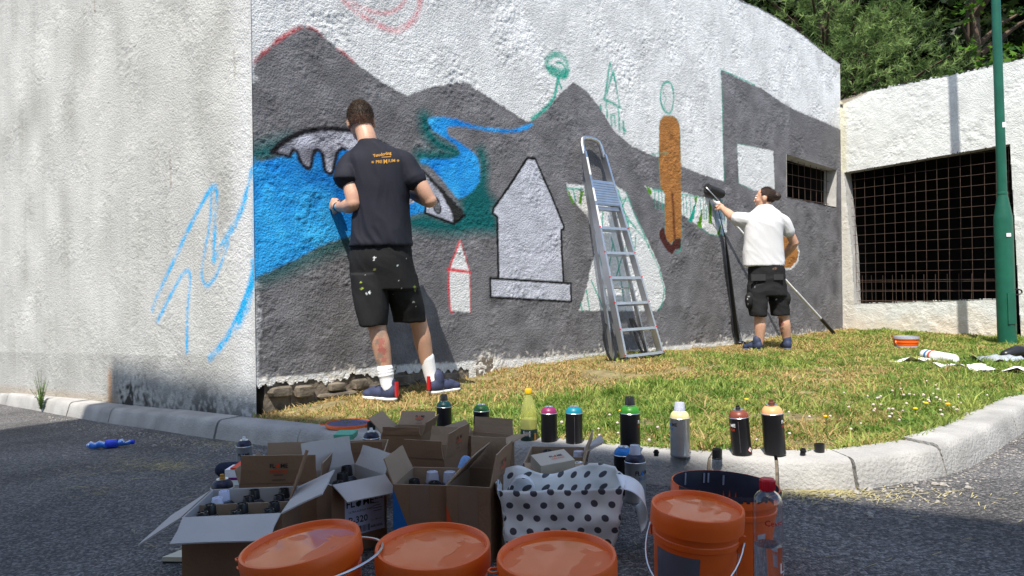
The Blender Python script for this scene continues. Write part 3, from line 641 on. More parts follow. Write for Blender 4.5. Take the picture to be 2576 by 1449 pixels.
for a, b in zip(JJ[:-1], JJ[1:]):
    g = .006; n = max(3, int((b - a) / .05)); rs = []; jz = random.uniform(-.004, .004); jo = random.uniform(-.004, .004)
    for k in range(n + 1):
        s = a + g + (b - a - 2 * g) * k / n; p, nv = kat(s); z0 = road(p.x, p.y) + jz
        rr = [Vector((p.x + nv.x * (o + jo), p.y + nv.y * (o + jo), z0 + h)) + Vector((nv.x, nv.y, -.6)) * (.0045 * max(0, mnoise.noise(Vector((s * 9, o * 40, h * 30)))) + (.007 * max(0, mnoise.noise(Vector((s * 31, h * 20, 3)))) if k in (0, n) else 0)) for o, h in prof]
        if k in (0, n):
            c = sum(rr, Vector()) / len(rr); c2_ = [Vector(q) for q in rr]
        rs.append(rr)
    mb = MB(); mb.rings([r[::-1] for r in rs]); part('kerb_stone', mb, M['kerb'], kb, 40)
mb = MB(); rs = []
for s in np.arange(0, sg[-1], .3):
    p, nv = kat(s); z0 = road(p.x, p.y); rs.append([Vector((p.x + nv.x * o, p.y + nv.y * o, z0 + h)) for o, h in ((.03, -.1), (.035, .055), (.05, .088), (KW - .01, .088), (KW - .01, -.1))])
mb.rings(rs); part('joint_mortar', mb, M['stone'], kb)
# lawn polygon
inner = []
for s in np.arange(sproj(560, 1108), sg[-1], .1):
    p, nv = kat(s); inner.append((p.x + nv.x * (KW - .01), p.y + nv.y * (KW - .01)))
LP = [(A.x, A.y)] + [q for q in inner if q[0] > A.x] + [(11, inner[-1][1]), (11, 11), (B.x, B.y)]
def in_lawn(x, y):
    k = inpoly(x, y, LP); d1 = (x - A.x) * NM.x + (y - A.y) * NM.y; d2 = (x - B.x) * NR.x + (y - B.y) * NR.y
    return k & ((d1 > -.05)) & (d2 > -.05)
GPa = np.array(GP)
kcz = np.array([road(x, y) for x, y in kc])
def gzv(x, y):
    s = np.zeros_like(x); t = np.zeros_like(x)
    for a, b, c in GPa: k = 1 / ((x - a) ** 2 + (y - b) ** 2 + .02) ** 1.5; s += k; t += k * c
    z = t / s
    d = np.full(x.shape, 9.); kz = np.zeros(x.shape)
    for i in range(0, len(kc), 3):
        e = np.hypot(x - kc[i, 0], y - kc[i, 1]); m = e < d; d[m] = e[m]; kz[m] = kcz[i]
    w = np.clip(1 - (d - .15) / .35, 0, 1); w = w * w * (3 - 2 * w)
    return z * (1 - w) + (kz + KH - .012) * w
def gz(x, y): return float(gzv(np.array([x]), np.array([y]))[0])
gx = np.arange(-1.9, 11, .09); gy = np.arange(2.2, 11, .09); GX, GY = np.meshgrid(gx, gy); n_ = len(gx)
GZ = gzv(GX.ravel(), GY.ravel()) + samp(N4, GX.ravel(), GY.ravel(), .02) * .006
j, i = np.meshgrid(np.arange(len(gy) - 1), np.arange(n_ - 1), indexing='ij'); a = (j * n_ + i).ravel(); F = np.c_[a, a + 1, a + n_ + 1, a + n_]
cx = GX.ravel()[a] + .045; cy = GY.ravel()[a] + .045; F = F[in_lawn(cx, cy)]
tag(link('lawn_soil', np_mesh('lawn_soil', np.c_[GX.ravel(), GY.ravel(), GZ - .004], F, M['soil'], smooth=True)), kind='structure')
# grass blades
def dryness(x, y):
    d1 = (x - A.x) * NM.x + (y - A.y) * NM.y
    d = np.exp(-np.clip(d1 - .1, 0, 9) / .38) * .95 + .20 * samp(N3, x, y, .02) + .12 * samp(N4, x, y, .012)
    for cx_, cy_, r_, k_ in DRY: d += 1.15 * k_ * np.exp(-((x - cx_) ** 2 + (y - cy_) ** 2) / r_ ** 2)
    return np.clip(d + .16, 0, 1)
DRY = [(*ongrass(px, py).xy, r, k) for px, py, r, k in ((1430, 960, .45, .6), (1600, 930, .5, .5), (1320, 990, .35, .4), (850, 1025, .4, .7), (1000, 1010, .35, .5), (1750, 905, .4, .5), (2080, 950, .4, .45), (2200, 935, .4, .4), (2050, 880, .5, .35), (2450, 840, .5, .5))]
def blades(n, ylo, yhi, hmin, hmax, wmul, edge=False):
    x = rng.uniform(-1.6, 8.5, n * 6); y = rng.uniform(ylo, yhi, n * 6)
    cone = (np.abs(x) < .75 * y + .5); x, y = x[cone], y[cone]; k = in_lawn(x, y); x, y = x[k][:n], y[k][:n]
    if edge:
        q = [(kat(s_), KW + .014 + random.gauss(0, .014)) for s_ in rng.uniform(sproj(700, 1126), sg[-1] - 6, n)]; x = np.array([a_[0].x + a_[1].x * o_ for a_, o_ in q]); y = np.array([a_[0].y + a_[1].y * o_ for a_, o_ in q])
    n = len(x); z = gzv(x, y) - .006; dr = dryness(x, y); pk = rng.random(n)
    dry = pk < dr * .8
    g1_ = np.array((.14, .24, .035)); g2_ = np.array((.42, .47, .12)); y1 = np.array((.55, .41, .18)); y2 = np.array((.42, .25, .10))
    t = np.clip(rng.random(n) * .8 + .35 * samp(N4, x, y, .01), 0, 1)[:, None]; s = rng.random(n)[:, None]
    col = np.where(dry[:, None], y1 * (1 - s * .6) + y2 * s * .6, g1_ * (1 - t) + g2_ * t) * rng.uniform(.75, 1.2, n)[:, None]
    h = rng.uniform(hmin, hmax, n) * (1 - .45 * dr) * (1 + .3 * samp(N4, x + 3, y, .01)).clip(.5, 1.6)
    th = rng.uniform(0, 6.283, n); wd = rng.uniform(.0020, .0042, n) * wmul; le = rng.uniform(.2, 1.1, n) * np.where(dry, 1.5, 1) * h
    ph = rng.uniform(0, 6.283, n); dx, dy = np.cos(ph), np.sin(ph); sx, sy = np.cos(th) * wd, np.sin(th) * wd
    V = np.empty((n, 5, 3)); V[:, 0] = np.c_[x - sx, y - sy, z]; V[:, 1] = np.c_[x + sx, y + sy, z]
    mx, my, mz = x + dx * le * .35, y + dy * le * .35, z + h * .62
    V[:, 2] = np.c_[mx + sx * .8, my + sy * .8, mz]; V[:, 3] = np.c_[mx - sx * .8, my - sy * .8, mz]; V[:, 4] = np.c_[x + dx * le, y + dy * le, z + h * .95]
    o = (np.arange(n) * 5)[:, None]; F = np.concatenate([o + [0, 1, 2], o + [0, 2, 3], o + [3, 2, 4]])
    return V.reshape(-1, 3), F, np.repeat(col, 5, axis=0)
parts_ = [blades(95000, 2.4, 4.2, .014, .038, 1.), blades(3500, 2.4, 4.6, .04, .085, 1.1), blades(3000, 4.2, 8.5, .04, .08, 1.5), blades(2600, 0, 0, .03, .065, 1.1, True), blades(70000, 4.2, 6.5, .018, .045, 1.35), blades(50000, 6.5, 10.5, .022, .05, 1.9)]
o = 0; VV = []; FF = []; CC = []
for V, F, C_ in parts_: VV.append(V); FF.append(F + o); CC.append(C_); o += len(V)
tag(link('grass', np_mesh('grass', np.concatenate(VV), np.concatenate(FF), M['blade'], np.concatenate(CC))), 'short sunlit mown grass with straw coloured dry patches', 'grass', kind='stuff')
# broad clover leaves low in the turf, clover heads, long stalks
n = 26000; x = rng.uniform(-1.3, 5, n); y = rng.uniform(2.4, 6.5, n); k = in_lawn(x, y) & (np.abs(x) < .75 * y + .3); x, y = x[k], y[k]; k = rng.random(len(x)) > dryness(x, y) * 1.1; x, y = x[k], y[k]; n = len(x)
z = gzv(x, y) + rng.uniform(.008, .035, n); th = rng.uniform(0, 6.28, n); r = rng.uniform(.004, .0095, n); tl = rng.uniform(-.5, .5, (n, 2))
V = np.empty((n, 5, 3)); 
for q_ in range(5):
    a_ = th + q_ * 1.2566; ox, oy = np.cos(a_) * r, np.sin(a_) * r * .8; V[:, q_] = np.c_[x + ox, y + oy, z + ox * tl[:, 0] + oy * tl[:, 1]]
o = (np.arange(n) * 5)[:, None]; F = np.concatenate([o + [0, 1, 2], o + [0, 2, 3], o + [0, 3, 4]])
col = np.repeat(np.array((.08, .17, .03)) * rng.uniform(.7, 1.6, n)[:, None], 5, axis=0)
tag(link('clover_leaves', np_mesh('clover_leaves', V.reshape(-1, 3), F, M['blade'], col)), 'small round clover leaves low between the grass blades', 'clover', kind='stuff')
mb = MB()
for cx_, cy_, sd, cnt in ((2330, 1015, 70, 34), (2230, 1040, 60, 14), (1800, 1100, 120, 7), (1500, 1080, 80, 8), (2050, 1090, 60, 6)):
    for _ in range(cnt):
        p = ongrass(min(2560, random.gauss(cx_, sd)), random.gauss(cy_, 22)); rr = random.uniform(.005, .008)
        if in_lawn(np.array([p.x]), np.array([p.y]))[0]: mb.ell(p + Vector((0, 0, random.uniform(.03, .05))), (rr, rr, rr * .9), None, 6, 4)
tag(link('clover_flowers', mb.mesh('clover_flowers', mk('clover_white', (.55, .46, .40), .8, .3, 80))), 'tiny whitish clover heads scattered in the grass', 'clover', kind='stuff')
yel = mk('yellow_petal', lin(240, 180, 20), .6, .1)
for i, (px, py) in enumerate(((1562, 1058), (2303, 1005 + 50), (2330, 1040), (1878, 1028), (2385, 1043), (1878 + 200, 1075))):
    p = ongrass(px, py); mb = MB(); mb.tube([p, p + Vector((0, 0, .045))], .0012, 5); mb.mi = 1; mb.ell(p + Vector((0, 0, .047)), (.011, .011, .005), None, 10, 5)
    solo('wildflower', mb, [M['blade'], yel], ['yellow flower in the grass just left of the green capped can', 'yellow flower between the two clover patches by the bend', 'yellow flower highest on the right of the clover', 'yellow flower behind the terracotta shouldered can', 'rightmost yellow flower near the kerb', 'yellow flower closest behind the loose black caps'][i], 'flower', p, group='yellow wildflowers')
mb = MB()
for px, py, h in ((1270, 985, .16), (1760, 1045, .2), (2075, 1090, .18), (1725, 1105, .2), (2035, 1120, .15), (1960, 1080, .2), (2310, 930, .14), (2388, 935, .16), (1180, 1000, .15), (1650, 1060, .17), (2460, 880, .12)):
    for _ in range(3):
        p = ongrass(px + random.uniform(-25, 25), py + random.uniform(-8, 8)); q = Vector((random.uniform(-.05, .05), random.uniform(-.05, .05), h * random.uniform(.6, 1))); mb.tube([p, p + q * .5 + Vector((0, 0, .01)), p + q], [.0014, .0011, .0006], 4)
        if random.random() < .5: mb.ell(p + q, (.003, .003, .007), None, 6, 4)
tag(link('grass_stalks', mb.mesh('grass_stalks', mk('stalk', (.22, .24, .07), .7, .2))), 'thin seeding stalks standing above the mown grass', 'grass', kind='stuff')
# hay and grit lying on the asphalt
mb = MB()
def hay(px, py, sx, sy, n, l0, l1):
    for _ in range(n):
        X_ = random.gauss(px, sx); Y_ = random.gauss(py, sy)
        if Y_ < 1030 or X_ < -60: continue
        p = onroad(X_, Y_, .003); a_ = random.gauss(.3, .7); L_ = random.uniform(l0, l1); d = Vector((math.cos(a_), math.sin(a_), 0)) * L_; wv = Vector((-d.y, d.x, 0)).normalized() * .0011
        bend = wv * random.uniform(-8, 8)
        mb.add([p - d * .5 - wv, p - d * .5 + wv, p + bend + wv + Vector((0, 0, .004)), p + bend - wv + Vector((0, 0, .004)), p + d * .5], [(0, 1, 2, 3), (3, 2, 4)])
for a_ in ((380, 1170, 90, 14, 170, .03, .09), (430, 1172, 40, 6, 130, .02, .06), (500, 1110, 90, 12, 120, .02, .05), (560, 1118, 40, 5, 90, .02, .05), (250, 1220, 130, 20, 60, .03, .1), (2100, 1245, 130, 8, 160, .03, .12), (2300, 1260, 140, 18, 50, .02, .06), (500, 1300, 200, 60, 25, .02, .07), (2200, 1370, 200, 40, 14, .02, .05), (2080, 1238, 60, 3, 60, .08, .2)): hay(*a_)
tag(link('hay_scatter', mb.mesh('hay_scatter', M['straw'])), 'loose dry grass clippings strewn over the asphalt', 'hay', kind='stuff')
mb = MB()
for _ in range(900):
    if random.random() < .6: px, py = random.uniform(120, 700), 0; py = np.interp(px, [0, 193, 540, 700], [1022, 1060, 1116, 1135]) + abs(random.gauss(0, 14))
    else: px = random.uniform(1950, 2576); py = np.interp(px, [1950, 2158, 2383, 2576], [1240, 1238, 1200, 1093]) + abs(random.gauss(4, 30))
    p = onroad(px, py); s = random.uniform(.002, .006); s *= 2.2 if random.random() < .03 else 1
    mb.ell(p + Vector((0, 0, s * .3)), (s * random.uniform(.7, 1.4), s, s * .7), Matrix.Rotation(random.random() * 6, 3, 'Z'), 5, 4)
tag(link('gravel', mb.mesh('gravel', mk('grit', (.30, .28, .25), .9, .4, 70))), 'loose pale grit lying along the foot of the kerb', 'gravel', kind='stuff')
# drain-side weed on the far kerb
wp = onroad(104, 1030, .02); t = thing('weed', 'spindly green weed growing from the kerb joint by the plain wall', 'weed', wp)
mb = MB(); lf = MB()
for k in range(16):
    a_ = random.random() * 6.28; h = random.uniform(.14, .34); sp = random.uniform(.01, .09); p0 = Vector((0, 0, 0)); p1 = Vector((math.cos(a_) * sp * .4, math.sin(a_) * sp * .4, h * .55)); p2 = Vector((math.cos(a_) * sp, math.sin(a_) * sp, h)); mb.tube([p0, p1, p2], [.003, .002, .0012], 5)
    for q in range(9):
        c = p0.lerp(p1, random.random()) if q < 5 else p1.lerp(p2, random.random()); b_ = random.random() * 6.28; L_ = random.uniform(.012, .035) * (1.2 if q < 5 else .6); d = Vector((math.cos(b_), math.sin(b_), .4)) * L_; s = Vector((-d.y, d.x, 0)) * .28
        lf.add([c, c + d * .5 + s, c + d, c + d * .5 - s], [(0, 1, 2, 3)])
wm = mk('weed_green', (.10, .17, .04), .6, .3, 30); part('stem', mb, wm, t); part('leaves', lf, wm, t)['kind'] = 'stuff'

# ------------------------------------------------------------------ trees behind the walls
def foliage(clumps, n, size, cols, needle, up=.0):
    V = []; F = []; Cc = []; k = 0
    for (c, rad) in clumps:
        m = int(n * rad[0] * rad[2]); 
        d = rng.standard_normal((m, 3)); d /= np.linalg.norm(d, axis=1)[:, None]; rr = rng.random(m) ** (1 / 2.2)
        P = np.array(c) + d * rr[:, None] * np.array(rad); shade = rng.random(m)
        cc = np.array(cols[0]) * (1 - shade[:, None]) + np.array(cols[1]) * shade[:, None]
        if needle:
            q = 22; ax0 = d * .9 + rng.standard_normal((m, 3)) * .35 + [0, 0, up]; ax0 /= np.linalg.norm(ax0, axis=1)[:, None]; tw = np.repeat(ax0, q, 0); al = np.tile(np.linspace(0, 1, q), m)[:, None]
            P = np.repeat(P, q, 0) + tw * al * size * 1.5; m *= q; side = rng.standard_normal((m, 3)); ax = tw * .75 + side / (np.linalg.norm(side, axis=1)[:, None]) * .75; ax /= np.linalg.norm(ax, axis=1)[:, None]
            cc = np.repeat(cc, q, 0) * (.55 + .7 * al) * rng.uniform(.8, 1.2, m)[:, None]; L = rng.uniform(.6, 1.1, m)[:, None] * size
            s = np.cross(ax, rng.standard_normal((m, 3))); s /= np.linalg.norm(s, axis=1)[:, None] + 1e-9; s *= .0075
            v = np.stack([P - s, P + s, P + ax * L], 1); f = (np.arange(m) * 3)[:, None] + [0, 1, 2] + k; k += m * 3
        else:
            nr = rng.standard_normal((m, 3)) * .75 + [0, -.25, .9]; nr /= np.linalg.norm(nr, axis=1)[:, None]
            a = np.cross(nr, rng.standard_normal((m, 3))); a /= np.linalg.norm(a, axis=1)[:, None] + 1e-9; b = np.cross(nr, a); L = rng.uniform(.6, 1.25, m)[:, None] * size
            pts = [(-.5, -.15), (-.28, -.05), (-.45, .3), (-.12, .18), (0, .62), (.12, .18), (.45, .3), (.28, -.05), (.5, -.15), (0, -.4)]
            v = np.stack([P + a * L * x + b * L * y + nr * L * abs(x) * .2 for x, y in pts], 1)
            f = np.concatenate([(np.arange(m) * 10)[:, None] + [9, i, i + 1] for i in range(0, 8)]) + k; k += m * 10
        V.append(v.reshape(-1, 3)); F.append(f); Cc.append(np.repeat(cc, v.shape[1], 0))
    return np.concatenate(V), np.concatenate(F), np.concatenate(Cc)
def tree(name, label, base, h, r0, clumps, n, size, cols, needle, mat, up=0.):
    t = thing(name, label, 'tree', base); b = Vector(base); mb = MB()
    mb.tube([(0, 0, -.1), (.05, .03, h * .35), (-.05, 0, h * .7), (0, .05, h)], [r0, r0 * .8, r0 * .5, r0 * .15], 10); part('trunk', mb, M['bark'], t, 60)
    mb = MB()
    for c, rad in clumps:
        c = Vector(c) - b; z = max(.3 * h, c.z - .5 - .25 * c.xy.length); mb.tube([(0, 0, z), c * .5 + Vector((0, 0, z * .5 + .1)), c], [r0 * .35, r0 * .2, .015], 6)
    part('limb', mb, M['bark'], t, 60)
    V, F, Cc = foliage(clumps, n, size, cols, needle, up); V = V - np.array(base)
    link('crown', np_mesh('crown', V, F, mat, Cc), t)
rr_ = random.Random(5)
def cl(px, py, Y, rx, rz): p = Pd(px, py, Y); return ((p.x, p.y, p.z), (rx, rx * .8, rz))
pc = []
for i in range(64):
    x = rr_.uniform(1890, 2420); y = rr_.uniform(-260, 245)
    if x > 2330 and y < 90: continue
    pc.append(cl(x, y, rr_.uniform(12.5, 15.2), rr_.uniform(.28, .50), rr_.uniform(.16, .28)))
for x, y, Yd, r in ((2000, 40, 13.2, .4), (2070, 70, 13, .4), (2150, 60, 12.8, .45), (2120, 130, 12.6, .4), (2210, 110, 12.5, .45), (2290, 130, 12.5, .4), (2230, 180, 12.2, .4), (2165, 200, 12.3, .35), (2330, 175, 12.4, .35), (2390, 140, 12.6, .22), (2150, 232, 12.3, .28), (2250, 40, 13, .4)): pc.append(cl(x, y, Yd, r, r * .55))
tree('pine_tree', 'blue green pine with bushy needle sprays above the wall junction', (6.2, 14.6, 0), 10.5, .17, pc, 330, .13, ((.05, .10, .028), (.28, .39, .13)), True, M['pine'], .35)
mc = [cl(x, y, Yd, r, r * .4) for x, y, Yd, r in ((2440, 20, 13.2, .35), (2420, 60, 13.4, .3), (2470, 130, 12.4, .45), (2540, 150, 12, .5), (2600, 140, 12.2, .6), (2430, 195, 12.6, .35), (2560, 185, 12.6, .4), (2500, 185, 12.2, .35), (2590, 20, 14, .4), (2400, -60, 14, 1.), (2540, -110, 13.6, 1.1), (2680, 0, 13.4, .8), (2460, -240, 12.5, 1.7), (2640, -220, 12, 1.7))]
tree('maple_tree', 'dark broadleaf tree with bright lower leaves behind the lamp post', (8.8, 14.0, 0), 9.5, .2, mc, 300, .15, ((.02, .07, .008), (.13, .26, .025)), False, M['leaf'])
fc = []
for i in range(110):
    x = rr_.uniform(1820, 2780); y = rr_.uniform(-420, 240); p = Pd(x, y, rr_.uniform(17, 20)); fc.append(((p.x, p.y, p.z), (1.7, 1.2, 1.2)))
V, F, Cc = foliage(fc, 110, .3, ((.010, .020, .006), (.03, .05, .012)), False)  # leaf colours set near black, so the woodland's deep shade is in the colour
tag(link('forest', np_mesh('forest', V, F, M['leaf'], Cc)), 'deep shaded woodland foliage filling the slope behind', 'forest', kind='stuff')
mb = MB(); hx = [-40, -20, -8, 0, 6, 12, 20, 40]; hy = [11.5, 16, 20.5, 24, 40, 80]
hz = lambda x, y: max(0, (y - 20)) * .62 + .12 - max(0, -x) * .02 * 0
mb.add([(x, y, hz(x, y)) for y in hy for x in hx], [(j * 8 + i, j * 8 + i + 1, (j + 1) * 8 + i + 1, (j + 1) * 8 + i) for j in range(5) for i in range(7)])
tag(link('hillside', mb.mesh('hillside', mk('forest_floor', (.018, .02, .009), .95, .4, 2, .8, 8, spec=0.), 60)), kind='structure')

# ------------------------------------------------------------------ lamp post
pb = ongrass(2534, 868); lean = -.022
t = thing('lamp_post', 'tall green steel lamp post with a thicker lower shaft on the lawn', 'lamp post', pb)
t.rotation_euler = (0, lean, 0)
K = 1861 / pb.y
hl = lambda y: (868 - y) / K
mb = MB(); mb.lathe([(.082, -.05), (.082, hl(552)), (.080, hl(546)), (.044, hl(490)), (.042, hl(486))], 28); part('lower_shaft', mb, M['green_post'], t, 30)
mb = MB(); mb.lathe([(.042, hl(488)), (.043, hl(470)), (.033, 7.6), (.030, 7.65)], 24); mb.lathe([(.046, hl(490)), (.048, hl(487)), (.044, hl(482))], 24); part('upper_shaft', mb, M['green_post'], t, 30)
mb = MB(); mb.box((0, -.081, .36), (.075, .012, .30)); part('hatch', mb, M['green_post'], t)
mb = MB(); mb.box((-.006, -.0835, hl(592)), (.044, .003, .034)); part('sticker', mb, M['white'], t)
mb = MB(); mb.box((.012, -.043, hl(316)), (.034, .003, .05)); part('sticker', mb, M['white'], t)
mb = MB(); mb.tube([(.07 + .05 * math.cos(a), -.06 - .03 * math.sin(a) * 0, hl(735) + .028 * math.sin(a)) for a in np.arange(0, 6.2, .5)], .007, 6, closed=True); part('cable_loop', mb, M['black'], t, 60)
mb = MB(); mb.box((0, -.25, 7.66), (.2, .6, .09)); part('lamp_head', mb, M['green_post'], t)
# ------------------------------------------------------------------ lettering (flat print as thin meshes)
_tc = {}
def glyphs(txt, size, bold=0.):
    k = (txt, size, bold)
    if k not in _tc:
        cu = bpy.data.curves.new('tmp', 'FONT'); cu.body = txt; cu.size = size; cu.align_x = 'CENTER'; cu.align_y = 'CENTER'; cu.resolution_u = 2; cu.offset = bold
        ob = bpy.data.objects.new('tmp', cu); me = ob.to_mesh(); V = [v.co.copy() for v in me.vertices]; F = [tuple(p.vertices) for p in me.polygons]
        ob.to_mesh_clear(); bpy.data.objects.remove(ob); bpy.data.curves.remove(cu); _tc[k] = (V, F)
    return _tc[k]
def flat(mb, txt, size, M4, off=(0, 0), bold=0., sx=1.):
    V, F = glyphs(txt, size, bold); mb.add([M4 @ Vector((v.x * sx + off[0], v.y + off[1], .0009)) for v in V], F)
def flame_drop(mb, M4, c, s):
    pts = [(0, .62), (.16, .34), (.22, .40), (.34, .05), (.27, -.28), (0, -.42), (-.27, -.28), (-.34, .05), (-.18, .22), (-.08, .15)]
    mb.add([M4 @ Vector((c[0] + x * s, c[1] + y * s, .0009)) for x, y in pts], [tuple(range(len(pts)))][::-1])
def rect(mb, M4, x0, y0, x1, y1, z=.0006): mb.add([M4 @ Vector(p) for p in ((x0, y0, z), (x1, y0, z), (x1, y1, z), (x0, y1, z))], [(0, 1, 2, 3)])
def logo(mb, M4, size, c=(0, 0), m_main=0, m_drop=1):    # FL(flame)ME
    mb.mi = m_main; flat(mb, 'FL', size, M4, (c[0] - size * .98, c[1]), size * .02); flat(mb, 'ME', size, M4, (c[0] + size * 1.02, c[1]), size * .02)
    mb.mi = m_drop; flame_drop(mb, M4, (c[0] - size * .08, c[1]), size * .9); mb.mi = 0
def bend(mb, r):                                         # wrap a print lying in x (along), z (up) onto a can of radius r facing -y
    for p in mb.v:
        a = p.x / r; k = r + .0006; p.x, p.y = k * math.sin(a), -k * math.cos(a)
XZ = Matrix(((1, 0, 0, 0), (0, 0, -1, 0), (0, 1, 0, 0), (0, 0, 0, 1)))

# ------------------------------------------------------------------ spray cans
_cm = {}
def cmesh(key, fn, mats, smooth=35):
    if key not in _cm: mb = MB(); fn(mb); _cm[key] = mb.mesh(key[0], mats, smooth)
    return _cm[key]
def can_body(mb): mb.lathe([(.030, .0), (.033, .001), (.0345, .004), (.0345, .007), (.0338, .010), (.0338, .126), (.0345, .128), (.0345, .131), (.033, .133)], 36)
def can_dome(mb): mb.lathe([(.0332, .1325), (.0325, .139), (.0295, .147), (.0245, .153), (.0185, .1565), (.0175, .157)], 36)
def can_rim(mb):
    mb.lathe([(.0338, .1305), (.0352, .1312), (.0355, .1325), (.0345, .134), (.0333, .1335)], 36); mb.lathe([(.0178, .156), (.0185, .158), (.0178, .1605), (.0155, .1605), (.0145, .158), (.006, .1575), (.0035, .158), (.003, .163), (.0, .1635)], 28)
def cap_tall(mb): mb.lathe([(.0185, .155), (.0182, .158), (.0150, .186), (.0145, .187), (.0130, .1865), (.0128, .181), (.0, .181)], 28); mb.box((0, 0, .183), (.023, .003, .005)); mb.box((0, 0, .183), (.003, .023, .005))
def cap_clear(mb): mb.lathe([(.0195, .155), (.0195, .158), (.0165, .183), (.0155, .186), (.0, .1865)], 28)
def cap_inner(mb): mb.lathe([(.010, .156), (.010, .168), (.006, .170), (.006, .177), (.0, .1775)], 18)
def cap_small(mb): mb.lathe([(.0085, .158), (.0085, .165), (.0065, .167), (.0065, .174), (.0, .1745)], 18)
def seam(mb): mb.box((0, -.0342, .068), (.0022, .0012, .108))
def spray_can(label, loc, body='can_black', dome=None, cap='none', rz=0., tilt=(0, 0), scale=1., group=None, logo_at=None, logo_cols=('white', 'flame_o'), signs=None, seam_a=None, rimless=False, low=False):
    t = thing('spray_can', label, 'spray can', loc, 0, group); t.rotation_euler = (tilt[0], tilt[1], rz); t.scale = (scale,) * 3
    dm = dome if dome else M['can_black']
    link('body', cmesh(('body', body), can_body, M[body]), t); link('shoulder', cmesh(('shoulder', dm.name), can_dome, dm), t); link('rim', cmesh(('rim', rimless), can_rim, M['black'] if rimless else M['tin']), t)
    if cap == 'black': link('cap', cmesh(('cap', 'b'), cap_tall, M['black']), t)
    if cap == 'lilac': link('cap', cmesh(('cap', 'l'), cap_tall, M['lilac']), t)
    if cap == 'clear': link('cap', cmesh(('cap', 'c'), cap_clear, M['clear']), t); link('nozzle', cmesh(('nozzle', 'w'), cap_inner, M['white']), t)
    if cap == 'white': link('cap', cmesh(('cap', 'w'), cap_small, M['white']), t)
    if cap == 'small': link('nozzle', cmesh(('nozzle', 's'), cap_small, M['black']), t)
    if cap == 'brown': link('nozzle', cmesh(('nozzle', 'br'), cap_inner, mk('paint_stuck', (.12, .04, .02), .6)), t)
    if cap == 'gold': link('nozzle', cmesh(('nozzle', 'g'), cap_small, M['gold']), t)
    if seam_a is not None:
        o = link('seam', cmesh(('seam', 0), seam, M['tin']), t); o.rotation_euler = (0, 0, seam_a)
    if logo_at is not None:
        a, z, s, word, wm = logo_at; mb = MB(); logo(mb, XZ @ Matrix.Translation((0, z, 0)), s)
        if word: mb.mi = 1; flat(mb, word, s * .72, XZ @ Matrix.Translation((0, z - s * .95, 0)))
        for k, (x0, x1) in enumerate(((-.012, .012), (-.012, .006), (-.012, .010), (-.012, .002))): rect(mb, XZ, x0, z - .044 - k * .0045, x1, z - .0428 - k * .0045)
        mb.mi = 1; rect(mb, XZ, -.013, .030, .013, .031); mb.mi = 0
        bend(mb, .0343); o = part('lettering', mb, [M[logo_cols[0]], M[logo_cols[1]]], t); o.rotation_euler = (0, 0, a)
    if signs is not None:
        mb = MB(); rd = XZ @ Matrix.Translation((0, .022, 0)) @ Matrix.Rotation(R(45), 4, 'Z')
        rect(mb, rd, -.0075, -.0075, .0075, .0075, .0004); mb.mi = 1; rect(mb, rd, -.0062, -.0062, .0062, .0062, .0007); mb.mi = 2; flame_drop(mb, XZ @ Matrix.Translation((0, .022, 0)), (0, 0), .008)
        bend(mb, .0343); o = part('hazard_sign', mb, [M['red'], M['white'], M['blackmat']], t); o.rotation_euler = (0, 0, signs)
    return t
def paint(n, *c): return mk(n, tuple(.78 * q for q in lin(*c)), .4, .06, 20)
D_ = dict(dgreen=paint('shoulder_dark_green', 14, 66, 66), green=paint('shoulder_green', 36, 96, 40), mag=paint('shoulder_magenta', 142, 40, 92), teal=paint('shoulder_teal', 10, 130, 150), lime=paint('shoulder_lime', 56, 142, 30),
          cream=paint('shoulder_cream', 240, 226, 160), terra=paint('shoulder_terracotta', 134, 66, 46), peach=paint('shoulder_peach', 242, 178, 118), blue=paint('shoulder_blue', 20, 130, 215), navy=paint('shoulder_navy', 22, 26, 58))
def ktop(px, py):
    return onf(px, py, lambda x, y: road(x, y) + KH + .004)
g = 'spray cans standing along the kerb and grass edge'
spray_can('black spray can with dark green shoulder and black cap beyond the boxes', ongrass(1118, 1097), dome=D_['dgreen'], cap='black', group=g, scale=1.0)
spray_can('black spray can with plain green shoulder and no cap behind an open box', ongrass(1212, 1111), dome=D_['green'], group=g)
spray_can('black spray can with magenta shoulder beside the lemonade bottle', ongrass(1382, 1119), dome=D_['mag'], group=g, scale=.98)
spray_can('black spray can with teal shoulder and a bright seam line', ongrass(1445, 1122), dome=D_['teal'], group=g, seam_a=R(-2), scale=1.)
spray_can('black spray can with lime green shoulder and tall black cap', ktop(1589, 1141) + Vector((0, .03, 0)), dome=D_['lime'], cap='black', group=g, scale=1.08, logo_at=(R(78), .105, .016, 'ORANGE', None))
spray_can('bare silver spray can with cream shoulder and clear cap on the kerb', ktop(1711, 1147), body='can_silver', dome=D_['cream'], cap='clear', group=g, scale=1.02, logo_at=(R(-72), .112, .016, 'BLUE', None), logo_cols=('blackmat', 'blue_p'), signs=R(58), seam_a=R(8))
spray_can('black spray can with terracotta shoulder and black nozzle leaning left', ktop(1867, 1144), dome=D_['terra'], cap='small', group=g, tilt=(0, R(-4.5)), scale=1.0, signs=R(38), seam_a=R(-22), logo_at=(R(-84), .108, .016, 'ORANGE', None))
spray_can('black spray can with peach shoulder and white and orange print on kerb', ktop(1950, 1143), dome=D_['peach'], cap='brown', group=g, tilt=(0, R(-3.5)), scale=1.08, logo_at=(R(66), .108, .015, 'ORANGE', None))
spray_can('black spray can with bright blue shoulder standing in front of the kerb', onroad(1570, 1240), dome=D_['blue'], scale=1.0)
